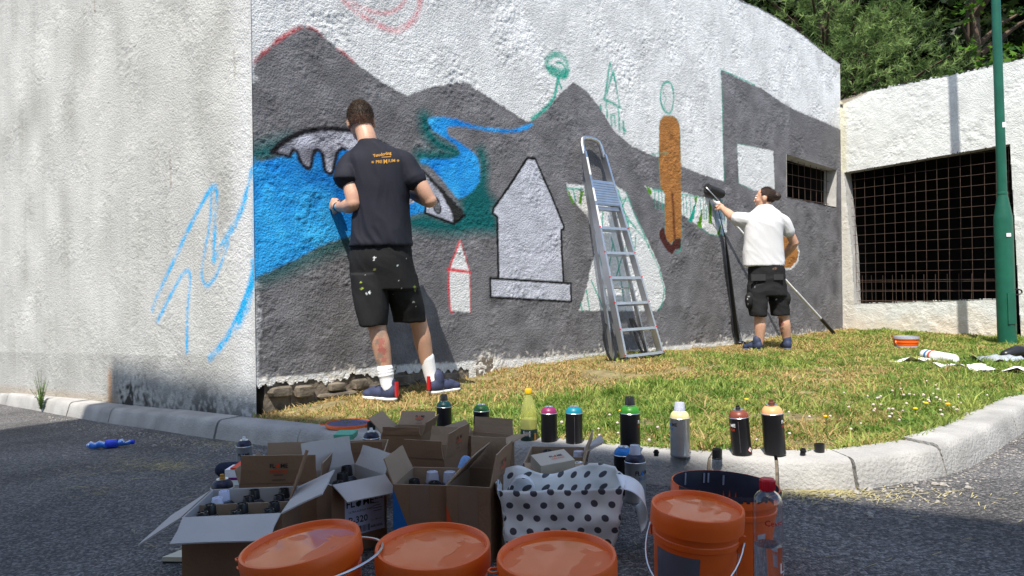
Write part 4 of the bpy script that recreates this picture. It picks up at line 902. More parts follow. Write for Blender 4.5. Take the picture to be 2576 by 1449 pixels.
spray_can('silver spray can with navy shoulder and clear cap behind polka dot bag', onroad(1599, 1262), body='can_silver', dome=D_['navy'], cap='clear', scale=1.0, logo_at=(R(36), .100, .019, 'BLUE', None), logo_cols=('blackmat', 'blue_p'))
spray_can('silver spray can with navy shoulder beside the cardboard box by kerb', onroad(615, 1196), body='can_silver', dome=D_['navy'], cap='white', scale=.94, logo_at=(R(14), .098, .017, 'BLUE', None), logo_cols=('blackmat', 'blue_p'))
p = onroad(561, 1332); spray_can('navy shouldered spray can with golden nozzle behind the open box rim', p, dome=D_['navy'], cap='gold', scale=1.0)
# loose caps
def loose_cap(label, p, kind, rz=0, tilt=0., s=1.):
    mb = MB()
    if kind == 'cap': mb.lathe([(.0155, 0), (.0155, .030), (.0135, .031), (.012, .0305), (.0115, .024), (0, .024)][::1], 22); mb.lathe([(.0162, 0), (.0162, .003), (.0155, .004)], 22)
    elif kind == 'open': mb.lathe([(.0155, 0), (.0165, .024), (.0168, .027), (.0150, .027), (.0142, .006), (0, .006)], 22)
    else: mb.lathe([(.0085, 0), (.0085, .010), (.0105, .011), (.0105, .016), (.0075, .017), (.0075, .021), (.0055, .022), (.005, .016), (0, .016)], 18)
    t = link('cap', mb.mesh('cap', M['black'], 35)); t.location = p; t.rotation_euler = (tilt, tilt * .5, rz); t.scale = (s,) * 3
    return tag(t, label, 'cap', 'loose black caps on the kerb')
loose_cap('small black nozzle cap on the kerb left of the silver can', ktop(1651, 1147), 'nozzle', 0, .0)
loose_cap('upright black cap on the kerb left of the leaning can', ktop(1804, 1154), 'cap', 0, 0, 1.1)
loose_cap('little stepped black nozzle on the kerb right of the cans', ktop(2019, 1144), 'nozzle', 1, .15, 1.05)
loose_cap('open black cap at the grass edge farthest right of the cans', ktop(2062, 1137), 'open', 0, -.05, 1.05)
loose_cap('black cap standing beside the round paint lid', ktop(934, 1081), 'cap', 0, 0, 1.25)
# ------------------------------------------------------------------ lemonade bottle, water bottle
p = ongrass(1331, 1117); t = thing('lemonade_bottle', 'half full bottle of cloudy lemonade with yellow cap on the grass', 'bottle', p)
mb = MB(); mb.lathe([(.030, 0), (.034, .004), (.0345, .03), (.0345, .115), (.033, .135), (.027, .165), (.019, .190), (.014, .202), (.013, .212)], 32, cap=False); part('bottle', mb, mk('yellow_pet', (.80, .80, .30), .15, .03, trans=.75, ior=1.15), t, 40)
mb = MB(); mb.lathe([(.028, .002), (.0335, .006), (.0335, .105), (.0, .1055)], 28); part('drink', mb, mk('lemonade', (.62, .66, .38), .4, .03, trans=.15), t, 40)
mb = MB(); mb.lathe([(.0348, .012), (.0352, .013), (.0352, .064), (.0348, .065)], 32, cap=False); part('label', mb, mk('dark_label', (.015, .035, .03), .5, .5, 40), t, 40)
mb = MB(); rect(mb, XZ, -.024, .036, .004, .060, .0004); mb.mi = 1
for k in range(9): rect(mb, XZ, -.020 + k * .0024, .039, -.0188 + k * .0024, .057, .0008)
mb.mi = 2; rect(mb, XZ, .022, .016, .034, .05, .0004)
bend(mb, .0354); part('barcode', mb, [M['white'], mk('barcode_grey', (.35, .38, .42), .6), M['gold']], t)
mb = MB(); mb.lathe([(.0155, .209), (.0160, .211), (.0160, .226), (.0145, .229), (0, .229)], 24); part('cap', mb, mk('yellow_cap', lin(214, 170, 20), .4, .05), t, 40)
pw = onroad(1934, 1520)
t = thing('water_bottle', 'clear plastic water bottle with red cap in front of open bucket', 'bottle', pw)
K2 = 1861 / pw.y; hh = lambda y: (1520 - y) / K2
gl = mk('clear_pet', (.97, .98, 1.0), .05, 0, trans=1., ior=1.45)
rb = 36.5 / K2
mb = MB(); prof = [(rb * .5, .004), (rb * .8, .0), (rb * .98, .006), (rb, .02), (rb, hh(1440))]
for y, k in ((1420, 1), (1400, .97), (1385, 1), (1362, 1), (1352, .965), (1344, 1), (1318, 1), (1310, .97), (1303, 1), (1290, .99), (1282, .96), (1276, 1), (1262, .98), (1250, .9), (1241, .74), (1234, .5), (1230, .40), (1224, .38)): prof.append((rb * k, hh(y)))
mb.lathe(prof, 40, cap=False); o = part('bottle', mb, gl, t, 50); sm = o.modifiers.new('wall', 'SOLIDIFY'); sm.thickness = .0007; sm.offset = -1
mb = MB(); mb.lathe([(rb * .78, .004), (rb * .95, .012), (rb * .95, hh(1368)), (0, hh(1367))], 36); part('water', mb, mk('water', (.9, .95, 1.), .02, 0, trans=1., ior=1.33), t, 40)
mb = MB(); mb.lathe([(rb * .49, hh(1232)), (rb * .51, hh(1230)), (rb * .52, hh(1207)), (rb * .46, hh(1203)), (0, hh(1203))], 28)
for k in range(28): a = k * 2 * math.pi / 28; mb.box((rb * .515 * math.cos(a), rb * .515 * math.sin(a), hh(1218)), (.0016, .0016, (hh(1207) - hh(1229))))
part('cap', mb, mk('red_cap', lin(196, 26, 44), .35, .05), t, 35)
mb = MB(); flat(mb, 'Cevra', .017, XZ @ Matrix.Translation((.004, hh(1306), 0)), bold=.0002); mb.mi = 1; flat(mb, 'LJ', .03, XZ @ Matrix.Translation((.026, hh(1420), 0)), bold=.0004)
bend(mb, rb * 1.01); part('lettering', mb, [M['red'], M['white']], t)

# ------------------------------------------------------------------ buckets
def bucket(label, c, r, h, lid=True, rz=0., tilt=(0, 0), inner=None, mat='orange', group=None, name='paint_bucket'):
    c = Vector(c) + Vector((-math.sin(tilt[1]) * h, math.sin(tilt[0]) * h, 0)); t = thing(name, label, 'bucket', c, 0, group); t.rotation_euler = (tilt[0], tilt[1], rz)
    rbm = r * .80
    mb = MB(); mb.lathe([(rbm * .97, 0), (rbm, .004), (r * .915, h - .058), (r * .94, h - .056), (r * .945, h - .046), (r * .925, h - .044), (r * .94, h - .03), (r * .965, h - .029), (r * .965, h - .006), (r * .955, h), (r * .93, h - .001), (r * .90, h - .05), (r * .86, h * .45), (rbm * .92, .012), (0, .01)], 56); part('bucket_body', mb, M[mat], t, 30)
    if lid:
        mb = MB(); mb.lathe([(r * .975, h - .030), (r * 1.0, h - .030), (r * 1.005, h - .012), (r, h + .004), (r * .985, h + .009), (r * .94, h + .0095), (r * .915, h + .006), (r * .905, h + .001), (r * .90, h + .000)], 64, cap=False); part('lid_rim', mb, M['orange'], t, 40)
        mb = MB(); mb.lathe([(r * .905, h + .0003), (r * .6, h + .0009), (r * .3, h + .0012), (0, h + .0013)], 48); part('lid_panel', mb, M['wet'], t, 40)
    if inner:
        mb = MB(); mb.lathe([(r * .925, h + .0005), (r * .90, h - .048), (r * .87, h - .10), (0, h - .10)], 48, cap=False); part('paint_lining', mb, inner, t, 40)
    return t
def handle(t, r, h, a0, drop, fwd, mat='wire', rad=.0022, up=.045):
    # bail wire pivoting on two lugs at +-a0 side; drop: how far the middle hangs below the lugs, fwd: how far out
    mb = MB(); pts = []; u = Vector((math.cos(a0), math.sin(a0), 0)); v = Vector((-u.y, u.x, 0)); zl = h - up
    for k in range(25):
        q = math.pi * k / 24; x = math.cos(q) * (r * 1.03); s = math.sin(q) ** .8
        pts.append(u * x + v * (-(s * fwd)) + Vector((0, 0, zl - s * drop)))
    pts = [u * (r * .93) + Vector((0, 0, zl))] + pts + [u * (-r * .93) + Vector((0, 0, zl))]
    mb.tube(pts, rad, 8); part('handle', mb, M[mat], t, 60)
    for s in (1, -1):
        mb = MB(); mb.box(u * (s * r * .955) + Vector((0, 0, zl - .006)), (.014, .014, .034)); part('handle_lug', mb, M['orange'], t)
def tabs(t, r, h, a):
    mb = MB(); u = Vector((math.cos(a), math.sin(a), 0)); v = Vector((-u.y, u.x, 0))
    for z in (h - .008, h - .024):
        mb.tube([u * (r * .99) + v * .008 + Vector((0, 0, z)), u * (r * 1.10) + v * .009 + Vector((0, 0, z)), u * (r * 1.155) + Vector((0, 0, z)), u * (r * 1.10) - v * .009 + Vector((0, 0, z)), u * (r * .99) - v * .008 + Vector((0, 0, z))], .0021, 6)
    part('tear_tab', mb, M['orange'], t, 60)
g = 'closed orange buckets in the foreground'
HB = .222
def bpos(px, py, width, h):
    Y = 1.4
    for _ in range(20):
        p = Pd(px, py, Y); zt = road(p.x, p.y) + h + .009; d = ray(px, py); Y = (zt - CAM.z) / d.z * d.y
    p = Pd(px, py, Y); return Vector((p.x, p.y, road(p.x, p.y))), width * Y / FPX / 2
c, r = bpos(757, 1376, 300, HB); c1 = c
b1 = bucket('closed orange bucket tilting right, wire handle across it, Putzgrund label', c, r, HB, rz=0, tilt=(R(3), R(-8)), group=g); handle(b1, r, HB, R(58), -.02, .165, rad=.0026, up=.032); tabs(b1, r, HB, R(176))
b1.location.z += .012
c, r = bpos(1089, 1368, 290, HB); b2 = bucket('closed orange bucket in the middle with a swirl of water on lid', c, r, HB, tilt=(R(4.5), 0), group=g); handle(b2, r, HB, R(-38), .09, .03)
c, r = bpos(1400, 1392, 302, HB); b3 = bucket('closed orange bucket right in front of the polka dot bag', c, r, HB, tilt=(R(4), R(-2)), group=g); tabs(b3, r, HB, R(188))
c, r = bpos(1754, 1270, 230, .232); b4 = bucket('closed orange bucket on the right with grey label and hang tag', c, r, .232, tilt=(R(4), R(2.5)), group=g); handle(b4, r, .232, R(-27), .085, .11)
darkpaint = mk('dark_blue_paint', lin(48, 52, 66), .3, .25, 9, .1, 40)
HO = .205
def bpos0(px, py, width, h): return bpos(px, py, width, h - .009)
po, ro = bpos0(1824, 1215, 276, HO)
b5 = bucket('open orange bucket smeared inside with dark grey blue paint', po, ro, HO, lid=False, rz=0, tilt=(0, R(3)), inner=darkpaint)
mb = MB()
for k in range(40):
    a = R(200) + k * R(140) / 39; L = (.012 + .03 * max(0, mnoise.noise(Vector((k * .35, 1, 0)))) ) ; L *= 1 if k % 3 else 1.5
    a2 = a + R(140) / 39; q = [(1.01, .001), (1.012, -L * .5), (.985, -L)]
    mb.add([Vector((math.cos(b_) * ro * kk * .965, math.sin(b_) * ro * kk * .965, HO + dz)) for b_ in (a, a2) for kk, dz in q], [(0, 3, 4, 1), (1, 4, 5, 2)])
part('paint_drips', mb, darkpaint, b5)
pale_m = mk('pale_paint', lin(150, 156, 176), .5)
for k in (1.4, 3.1, 3.6, 6.2):
    mb = MB(); a = R(60) + k * R(11); mb.box((math.cos(a) * ro * .895, math.sin(a) * ro * .895, HO - .014 - .01 * random.random()), (.004, .002, .012 + .022 * random.random()), None); part('drip', mb, pale_m, b5)
# labels and tags on the buckets
def wrap(mb, r0, r1, z0, z1, a0, a1, n=16):
    vs = []; fs = []
    for i in range(n + 1):
        a = a0 + (a1 - a0) * i / n; vs += [(math.cos(a) * r0, math.sin(a) * r0, z0), (math.cos(a) * r1, math.sin(a) * r1, z1)]
    mb.add(vs, [(2 * i, 2 * i + 2, 2 * i + 3, 2 * i + 1) for i in range(n)])
def on_bucket(mb, txt, size, r, h, a, z, bold=0.):
    rr = lambda z: r * (.80 + (.915 - .80) * z / (h - .058)) + .0018
    for v in glyphs(txt, size, bold)[0]: pass
    V, F = glyphs(txt, size, bold); mb.add([Vector((math.cos(a + v.x / rr(z)) * rr(z + v.y), math.sin(a + v.x / rr(z)) * rr(z + v.y), z + v.y)) for v in V], F)
rs = lambda r, h, z: r * (.80 + .115 * z / (h - .058)) + .0009
grey = mk('grey_label', lin(92, 94, 104), .5, .08); lightg = mk('light_label', lin(170, 172, 178), .5, .15, 60)
r_ = bpos(757, 1376, 300, HB)[1]; mb = MB(); wrap(mb, rs(r_, HB, .05), rs(r_, HB, .162), .05, .162, R(262), R(330)); part('label', mb, grey, b1)
mb = MB(); on_bucket(mb, 'Putzgrund', .034, r_, HB, R(297), .140, .0006); part('lettering', mb, M['white'], b1)
r4 = bpos(1754, 1270, 230, .232)[1]
mb = MB(); wrap(mb, rs(r4, .232, .02), rs(r4, .232, .165), .02, .165, R(195), R(262)); part('label', mb, grey, b4)
mb = MB(); wrap(mb, rs(r4, .232, .02) + .001, rs(r4, .232, .105) + .001, .02, .105, R(228), R(262)); part('label', mb, lightg, b4)
mb = MB(); on_bucket(mb, '1 KG', .017, r4 + .0012, .232, R(247), .10); part('lettering', mb, M['white'], b4)
mb = MB(); wrap(mb, rs(r4, .232, .01), rs(r4, .232, .16), .01, .16, R(333), R(356)); part('label', mb, lightg, b4)
a = R(275); pt = Vector((math.cos(a) * (r4 * .97 + .012), math.sin(a) * (r4 * .97 + .012), .075)); Mt = Matrix.Translation(pt) @ Matrix.Rotation(a + R(90), 4, 'Z') @ Matrix.Rotation(R(86), 4, 'X')
mb = MB(); mb.slab([Mt @ Vector(q) for q in ((-.019, -.07, 0), (.019, -.07, 0), (.019, .045, 0), (-.019, .045, 0))], .0012); part('hang_tag', mb, M['paper'], b4)
mb = MB(); flame_drop(mb, Mt, (0, .022), .016)
for k in range(7): rect(mb, Mt, -.014, -.06 + k * .009, -.014 + .012 + .014 * random.random(), -.056 + k * .009, .0009)
part('tag_print', mb, M['blackmat'], b4)
mb = MB()
for k in range(7): wrap(mb, rs(ro, HO, .06 + 0) + .0008, rs(ro, HO, .085) + .0008, .06, .085 - .004 * (k % 2), R(292 + k * 1.6), R(292 + k * 1.6 + 1))
wrap(mb, rs(ro, HO, .09) + .0008, rs(ro, HO, .12) + .0008, .088, .118, R(291), R(304)); part('print', mb, lightg, b5)
# small bucket far out on the lawn
pf = ongrass(2279, 878); b6 = bucket('small orange bucket half sunk in the grass near the lamp post', pf - Vector((0, 0, .03)), 31 / 1861 * pf.y, .15, lid=False, inner=mk('pale_blue_paint', lin(160, 168, 180), .5)); handle(b6, 31 / 1861 * pf.y, .15, R(15), .07, .02)
mb = MB(); wrap(mb, 31 / 1861 * pf.y * .99, 31 / 1861 * pf.y * 1.0, .13, .152, R(180), R(360)); part('paint_rim', mb, lightg, b6)
mb = MB()
for k in range(7): wrap(mb, rs(31 / 1861 * pf.y, .15, .02), rs(31 / 1861 * pf.y, .15, .09), .03, .10, R(265 + k * 8), R(270 + k * 8), 3)
part('print', mb, mk('pinkish', lin(226, 150, 130), .6), b6)
# round lid on the kerb
pl = ktop(873, 1076); t = thing('round_lid', 'round orange rimmed lid coated in dark blue paint on kerb', 'lid', pl + Vector((0, .04, .0)))
rl = 57 / 1861 * (pl.y + .04); mb = MB(); mb.lathe([(rl * .97, 0), (rl, .002), (rl, .016), (rl * .985, .019), (rl * .96, .0185), (rl * .955, .014)], 48, cap=False); part('lid_rim', mb, M['orange'], t, 40)
mb = MB(); mb.lathe([(rl * .958, .0145), (0, .0150)], 40); part('painted_face', mb, mk('navy_paint', lin(70, 78, 116), .4, .2, 12), t, 40)
mb = MB(); mb.tube([(-rl, 0, .01), (-rl - .02, .008, .01), (-rl - .03, 0, .01), (-rl - .02, -.008, .01), (-rl, -.002, .01)], .002, 6); part('tear_tab', mb, M['orange'], t, 60)

# ------------------------------------------------------------------ cardboard boxes
def boxpos(FL, FR, h):
    f = lambda px, py: onf(px, py, lambda x, y: road(x, y) + h)
    a, b = f(*FL), f(*FR); return a, b
def open_box(label, FL, FR, d, flaps, h=.2, pale=False, divider=False, group='open cardboard boxes on the asphalt', stripe=None, yaw_fix=None, name='cardboard_box'):
    a, b = boxpos(FL, FR, h); wd = (b.xy - a.xy).length; ang = math.atan2(b.y - a.y, b.x - a.x)
    if yaw_fix is not None: ang = yaw_fix
    c = a.xy + Vector((math.cos(ang), math.sin(ang))) * wd / 2 + Vector((-math.sin(ang), math.cos(ang))) * d / 2
    t = thing(name, label, 'box', (c.x, c.y, road(c.x, c.y)), ang, group); x, y = wd / 2, d / 2; th = .004
    inn = M['cardpale'] if pale else M['cardin']
    mb = MB()
    for (p0, p1) in (((-x, -y), (x, -y)), ((x, -y), (x, y)), ((x, y), (-x, y)), ((-x, y), (-x, -y))):
        ix = lambda p: (p[0] - math.copysign(th, p[0]), p[1] - math.copysign(th, p[1]))
        a0, a1, i0, i1 = (*p0,), (*p1,), ix(p0), ix(p1)
        k = len(mb.v); mb.mi = 0; mb.add([(*a0, .002), (*a1, .002), (*a1, h), (*a0, h)], [(0, 1, 2, 3)])
        mb.mi = 1; mb.add([(*i0, .006), (*i1, .006), (*i1, h), (*i0, h), (*a0, h), (*a1, h)], [(1, 0, 3, 2), (3, 4, 5, 2)])
    mb.mi = 1; mb.add([(-x, -y, .004), (x, -y, .004), (x, y, .004), (-x, y, .004)], [(0, 1, 2, 3)])
    part('box_body', mb, [M['card'], inn], t)
    out = {'front': ((-x, -y), (x, -y), (0, -1)), 'right': ((x, -y), (x, y), (1, 0)), 'back': ((x, y), (-x, y), (0, 1)), 'left': ((-x, y), (-x, -y), (-1, 0))}
    res = {}
    for side, spec in flaps.items():
        ang_, L = spec[0], spec[1]; sk = spec[2] if len(spec) > 2 else .008; (x0, y0), (x1, y1), (ox, oy) = out[side.rstrip('2')]
        p0 = Vector((x0, y0, h)); p1 = Vector((x1, y1, h)); o = Vector((ox, oy, 0)); v = o * math.cos(R(ang_)) + Vector((0, 0, 1)) * math.sin(R(ang_)); e = (p1 - p0).normalized(); W_ = (p1 - p0).length
        nrm = v.cross(e)           # towards the printed outer face
        if nrm.dot(-Vector((0, 0, 1)) * math.cos(R(ang_)) + o * math.sin(R(ang_))) < 0: nrm = -nrm
        mb = MB(); segs = 6; rows = []
        s0 = random.random() * 9
        def q(i, j, off):
            uu = i / segs; w_ = sk + (W_ - 2 * sk) * uu; bow = .004 * mnoise.noise(Vector((uu * 2 + s0, j * 1.5, 0))) * j
            return p0 + e * (w_ if j else sk * .4 + (W_ - .8 * sk) * uu) + v * (L * j + (.002 * mnoise.noise(Vector((uu * 5, s0, 0))) if j > .9 else 0)) + nrm * (off + bow)
        for off, mi in ((.0018, 0), (-.0018, 1)):
            vs = [q(i, j, off) for j in (0, .5, 1) for i in range(segs + 1)]; mb.mi = mi
            fs = [(j * (segs + 1) + i, j * (segs + 1) + i + 1, (j + 1) * (segs + 1) + i + 1, (j + 1) * (segs + 1) + i) for j in range(2) for i in range(segs)]
            mb.add(vs, fs)
        n3 = 3 * (segs + 1); mb.mi = 1; ed = [(2 * (segs + 1) + i, 2 * (segs + 1) + i + 1) for i in range(segs)] + [(j * (segs + 1), (j + 1) * (segs + 1)) for j in range(2)] + [(j * (segs + 1) + segs, (j + 1) * (segs + 1) + segs) for j in range(2)]
        mb.f += [(i, j, j + n3, i + n3) for i, j in ed]; mb.m += [1] * len(ed)
        fo = part('flap', mb, [M['card'], inn], t)
        cM = p0 + e * W_ / 2 + v * L * .5 + nrm * .0032
        up = v if ang_ > -5 else v
        rgt = up.cross(nrm)
        res[side] = (fo, Matrix(((rgt.x, up.x, nrm.x, cM.x), (rgt.y, up.y, nrm.y, cM.y), (rgt.z, up.z, nrm.z, cM.z), (0, 0, 0, 1))), L)
    if divider:
        mb = MB(); mb.box((0, 0, h * .5), (wd - .01, .004, h - .012)); part('divider', mb, M['cardin'], t)
    if stripe:
        mb = MB(); mb.add([(-x, -y - .0012, .002), (-x + stripe[1], -y - .0012, .002), (-x, -y - .0012, h * stripe[2])], [(0, 1, 2)]); part('printed_stripe', mb, M[stripe[0]], t)
    return t, res, wd, d
def flap_print(fo, Mx, s, word, c=(0, 0), flip=False, tex=True):
    if flip: Mx = Mx @ Matrix.Rotation(math.pi, 4, 'Z')
    mb = MB(); logo(mb, Mx, s, c); mb.mi = 1; flat(mb, word, s * .72, Mx, (c[0], c[1] - s * .9), s * .02); mb.mi = 0
    for k, wv in ((1.55, .8), (2.4, 1.1)): rect(mb, Mx, c[0] - s * wv, c[1] - s * k - s * .05, c[0] + s * wv, c[1] - s * k + s * .05)
    part('print', mb, [M['blackmat'], M['flame_o']], fo)
def fill(t, wd, d, cols, rows, spec, h0=.0, what='box', dz=0.):
    M_ = t.matrix_basis
    for j in range(rows):
        for i in range(cols):
            k = spec[j][i]
            if not k: continue
            x = -wd / 2 + wd * (i + .5) / cols + random.uniform(-.004, .004); y = -d / 2 + d * (j + .5) / rows
            p = M_ @ Vector((x, y, .008 + h0))
            yield k, p
gc = 'spray cans packed in the cardboard boxes'
# A: dozen box at the left
tA, rA, wA, dA = open_box('open cardboard box nearest left with pale flap folded down and black caps', (456, 1302.6), (710, 1284), .245, {'front': (-16, .105), 'left': (-32, .12), 'right': (24, .10), 'back': (-80, .09)}, h=.2, pale=True, divider=True)
mb = MB(); mb.slab([(wA / 2 - .012, dA / 2 - .02, .2), (wA / 2 - .008, .0, .2), (wA / 2 + .020, dA / 2 - .035, .305), (wA / 2 + .022, dA / 2 - .02, .30)], .004); part('flap', mb, M['card'], tA)
nm = ['front', 'second', 'third', 'back']; nc = ['left', 'middle', 'right']
for j in range(4):
    for i in range(3):
        lil = j >= 2 and i == 0; x = -wA / 2 + wA * (i + .5) / 3; y = -dA / 2 + dA * (j + .5) / 4; p = tA.matrix_basis @ Vector((x, y, .042))
        spray_can(('lilac capped can in the %s row of the box nearest left' % nm[j]) if lil else 'black capped can, %s row %s column of the box nearest left' % (nm[j], nc[i]), p, cap='lilac' if lil else 'black', group=gc, scale=.86, rz=random.random() * 6)
# B: box behind it with the printed flap
tB, rB, wB, dB = open_box('cardboard box with upright flap printed in black and orange lettering', (601, 1217), (803, 1206), .24, {'front': (86, .078), 'back': (80, .062), 'right': (80, .05), 'left': (70, .04)}, h=.2, stripe=None)
flap_print(rB['front'][0], rB['front'][1], .0165, 'ORANGE', (-.0, .010))
mb = MB(); x, y = wB / 2, dB / 2; mb.add([(x + .0012, -y, .002), (x + .0012, -y + .10, .002), (x + .0012, -y, .15)], [(0, 1, 2)]); part('printed_stripe', mb, M['flame_o'], tB)
# J, C, D, E
tJ, rJ, wJ, dJ = open_box('cardboard box with orange corner stripe between the lettered box and labelled box', (846, 1140), (968, 1132), .2, {'front': (90, .035), 'left': (-70, .08)}, h=.2, stripe=('flame_o', .05, .95))
tC, rC, wC, dC = open_box('cardboard box with a white printed label under its pale drooping flap', (833, 1218.6), (971.5, 1189.6), .18, {'front': (-24, .082), 'back': (74, .085), 'right': (64, .06)}, h=.2, pale=True)
Mc = Matrix.Translation((wC * .09, -dC / 2 - .0012, .105)) @ XZ
mb = MB(); rect(mb, Mc, -.062, -.055, .062, .058, .0); part('label', mb, mk('label_paper', lin(196, 200, 226), .6, .04), tC)
mb = MB(); logo(mb, Mc, .028, (-.018, .032), 0, 0); flat(mb, 'ULTRA ACRYLIC PAINT', .0075, Mc, (-.012, .010), .0001); flat(mb, 'P-320', .026, Mc, (-.022, -.014), .0004); flat(mb, 'BLUE', .012, Mc, (.044, .036), .0002); flat(mb, '12 x 400 ml', .0075, Mc, (.034, -.024)); flat(mb, 'AEROSOL', .009, Mc, (.036, -.042), .0002)
for k in range(26):
    w_ = random.choice((.0008, .0014, .002)); rect(mb, Mc, -.056 + k * .0027, -.050, -.056 + k * .0027 + w_, -.032, .0009)
for k in range(4): rect(mb, Mc, .026, .022 - k * .0075, .026 + random.uniform(.015, .03), .0236 - k * .0075, .0009)
part('lettering', mb, M['blackmat'], tC)
for i, (x, y) in enumerate(((-.25, -.25), (.0, .05), (.22, .3))):
    spray_can('black capped can, %s of three inside the box with white label' % ('nearest', 'middle', 'farthest')[i], tC.matrix_basis @ Vector((x * wC, y * dC, .008 + .006 * i)), cap='black', group=gc)
tD, rD, wD, dD = open_box('cardboard box with blue corner stripe holding two clear capped cans', (988, 1218.6), (1122.7, 1217), .19, {'left': (66, .07), 'right': (-75, .06), 'back': (-82, .06)}, h=.2, stripe=('blue_p', .075, .95))
for (x, y, cp, lb) in ((-.02, .28, 'clear', 'clear capped can at the left in the blue striped box'), (.32, .30, 'clear', 'clear capped can at the right in the blue striped box'), (-.30, -.30, 'black', 'black capped can nearest in the blue striped box'), (-.30, .05, 'black', 'black capped can at the left wall of blue striped box'), (.12, -.05, 'black', 'black capped can in the centre of the blue striped box')):
    spray_can(lb, tD.matrix_basis @ Vector((x * wD, y * dD, .012 if cp == 'clear' else .0)), dome=D_['navy'], cap=cp, group=gc)
tE, rE, wE, dE = open_box('large empty cardboard box with flaps sticking up beside dotted bag', (1122.7, 1221.6), (1232.7, 1223), .20, {'back': (88, .088), 'right': (80, .085), 'left': (132, .10)}, h=.2, stripe=('flame_o', .045, .75))
flap_print(rE['right'][0], rE['right'][1], .016, 'ORANGE', (0, .004))
for tt_, ww_ in ((tD, wD), (tE, wE)):
    mb = MB(); Mx = Matrix.Translation((.0, -(dD if tt_ is tD else dE) / 2 - .0007, .1)) @ XZ; rect(mb, Mx, -.026, -.09, .026, .0985, .0); part('tape', mb, M['tape'], tt_)
# inward side of the right flap carries the print too
Mi = Matrix(rE['right'][1]); Mi.translation = Mi.translation - Mi.col[2].xyz * .0064; Mi = Mi @ Matrix.Rotation(math.pi, 4, 'Y')
flap_print(rE['right'][0], Mi, .015, 'ORANGE', (0, .008))
# F: box at the right with mixed caps
tF, rF, wF, dF = open_box('shallow looking cardboard box near the kerb with mixed capped cans', (1316, 1166), (1468, 1163), .23, {'right': (70, .07, .05), 'front': (-8, .06)}, h=.2, pale=False, divider=True)
mb = MB(); mb.slab([(wF / 2, dF / 2 - .08, .2), (wF / 2, dF / 2, .2), (wF / 2 + .05, dF / 2 + .01, .235), (wF / 2 + .06, dF / 2 - .06, .228)], .004); part('flap', mb, M['cardpale'], tF)
for (x, y, cp, lb) in ((-.18, .36, 'black', 'black capped can in the rear left of the mixed box'), (-.22, .16, 'black', 'black capped can left of the divider in the mixed box'), (.12, .2, 'white', 'white nozzle can by the divider in the mixed box'), (.38, .36, 'clear', 'clear capped can in the rear right of the mixed box'), (.1, -.25, 'none', 'uncapped can at the front of the mixed box'), (.38, -.22, 'none', 'uncapped can in the front right of the mixed box')):
    spray_can(lb, tF.matrix_basis @ Vector((x * wF, y * dF, .008 if cp != 'none' else .03)), cap=cp, group=gc)
a_, b_ = boxpos((1345, 1196), (1440, 1192), .2); ang = R(22)
t = thing('carton', 'small pale carton with shiny print lying on the mixed box flap', 'carton', tF.matrix_basis @ Vector((.0, -dF / 2 - .035, .195)), ang); t.rotation_euler = (R(14), R(-4), ang)
mb = MB(); mb.box((0, 0, .018), (.105, .07, .034)); part('carton_body', mb, mk('pale_kraft', (.52, .45, .35), .6, .05, 12), t)
mb = MB(); Mx = Matrix.Translation((0, 0, .0353)); logo(mb, Mx, .013, (.01, .004)); mb.mi = 1; flat(mb, 'ORANGE', .010, Mx, (.012, -.010)); part('print', mb, [M['blackmat'], M['flame_o']], t)
# G, H, I
tG, rG, wG, dG = open_box('cardboard box in the middle of the pile with printed flap on its right', (1012, 1150), (1118, 1152), .2, {'front': (88, .056), 'right': (82, .08), 'back': (74, .06), 'left': (-60, .05)}, h=.2)
Mi = Matrix(rG['right'][1]); flap_print(rG['right'][0], Mi, .014, 'ORANGE', (0, .01))
Mi = Matrix(rG['right'][1]); Mi.translation = Mi.translation - Mi.col[2].xyz * .0064; Mi = Mi @ Matrix.Rotation(math.pi, 4, 'Y'); flap_print(rG['right'][0], Mi, .014, 'ORANGE', (0, .01))
tH, rH, wH, dH = open_box('cardboard box at the rear right of the pile below green shouldered can', (1118, 1113), (1228, 1118), .2, {'back': (84, .055), 'right': (8, .07), 'front': (86, .03), 'left': (60, .05)}, h=.2)
tI, rI, wI, dI = open_box('cardboard box at the back of the pile with torn slanting flap', (958, 1094), (1060, 1092), .2, {'left': (46, .08, .02), 'back': (56, .06), 'front': (88, .03), 'right': (70, .05)}, h=.2)
Mi = Matrix(rI['back'][1]); Mi.translation = Mi.translation - Mi.col[2].xyz * .0064; Mi = Mi @ Matrix.Rotation(math.pi, 4, 'Y'); flap_print(rI['back'][0], Mi, .012, 'ORANGE', (.01, .006))
spray_can('white nozzled can poking up at the left of the rear box', onroad(935, 1180), dome=D_['navy'], cap='white', scale=1.0)
# ------------------------------------------------------------------ other small things round the boxes
p = onroad(596, 1188, .09); mb = MB(); ax = Vector((1, .12, 0)).normalized(); q0 = p + Vector((-.055, 0, .01)); mb.tube([q0 + ax * k for k in (0, .03, .09, .16)], [.026, .028, .028, .028], 20, round_end=True); solo('roller_sleeve', mb, M['navy'], 'fuzzy navy paint roller sleeve lying on a stack of pads', 'roller', q0, 50)
base = onroad(604, 1262); stack = [(.025, lin(232, 240, 236), .018), (.0, lin(120, 30, 110), .008), (.01, lin(236, 236, 240), .028), (.01, lin(222, 70, 36), .006), ]
z = 0.; names = ['white pad at the bottom of the stack behind the left box', 'purple card in the stack behind the left box', 'thick white pad in the stack behind the left box', 'orange topped card on the stack under the navy roller']
mb0 = MB(); mb0.box(base + Vector((.04, .05, .03)), (.16, .12, .06)); solo('carton', mb0, M['cardpale'], 'pale flat carton under the stack of pads by the left boxes', 'carton', base)
z = .062
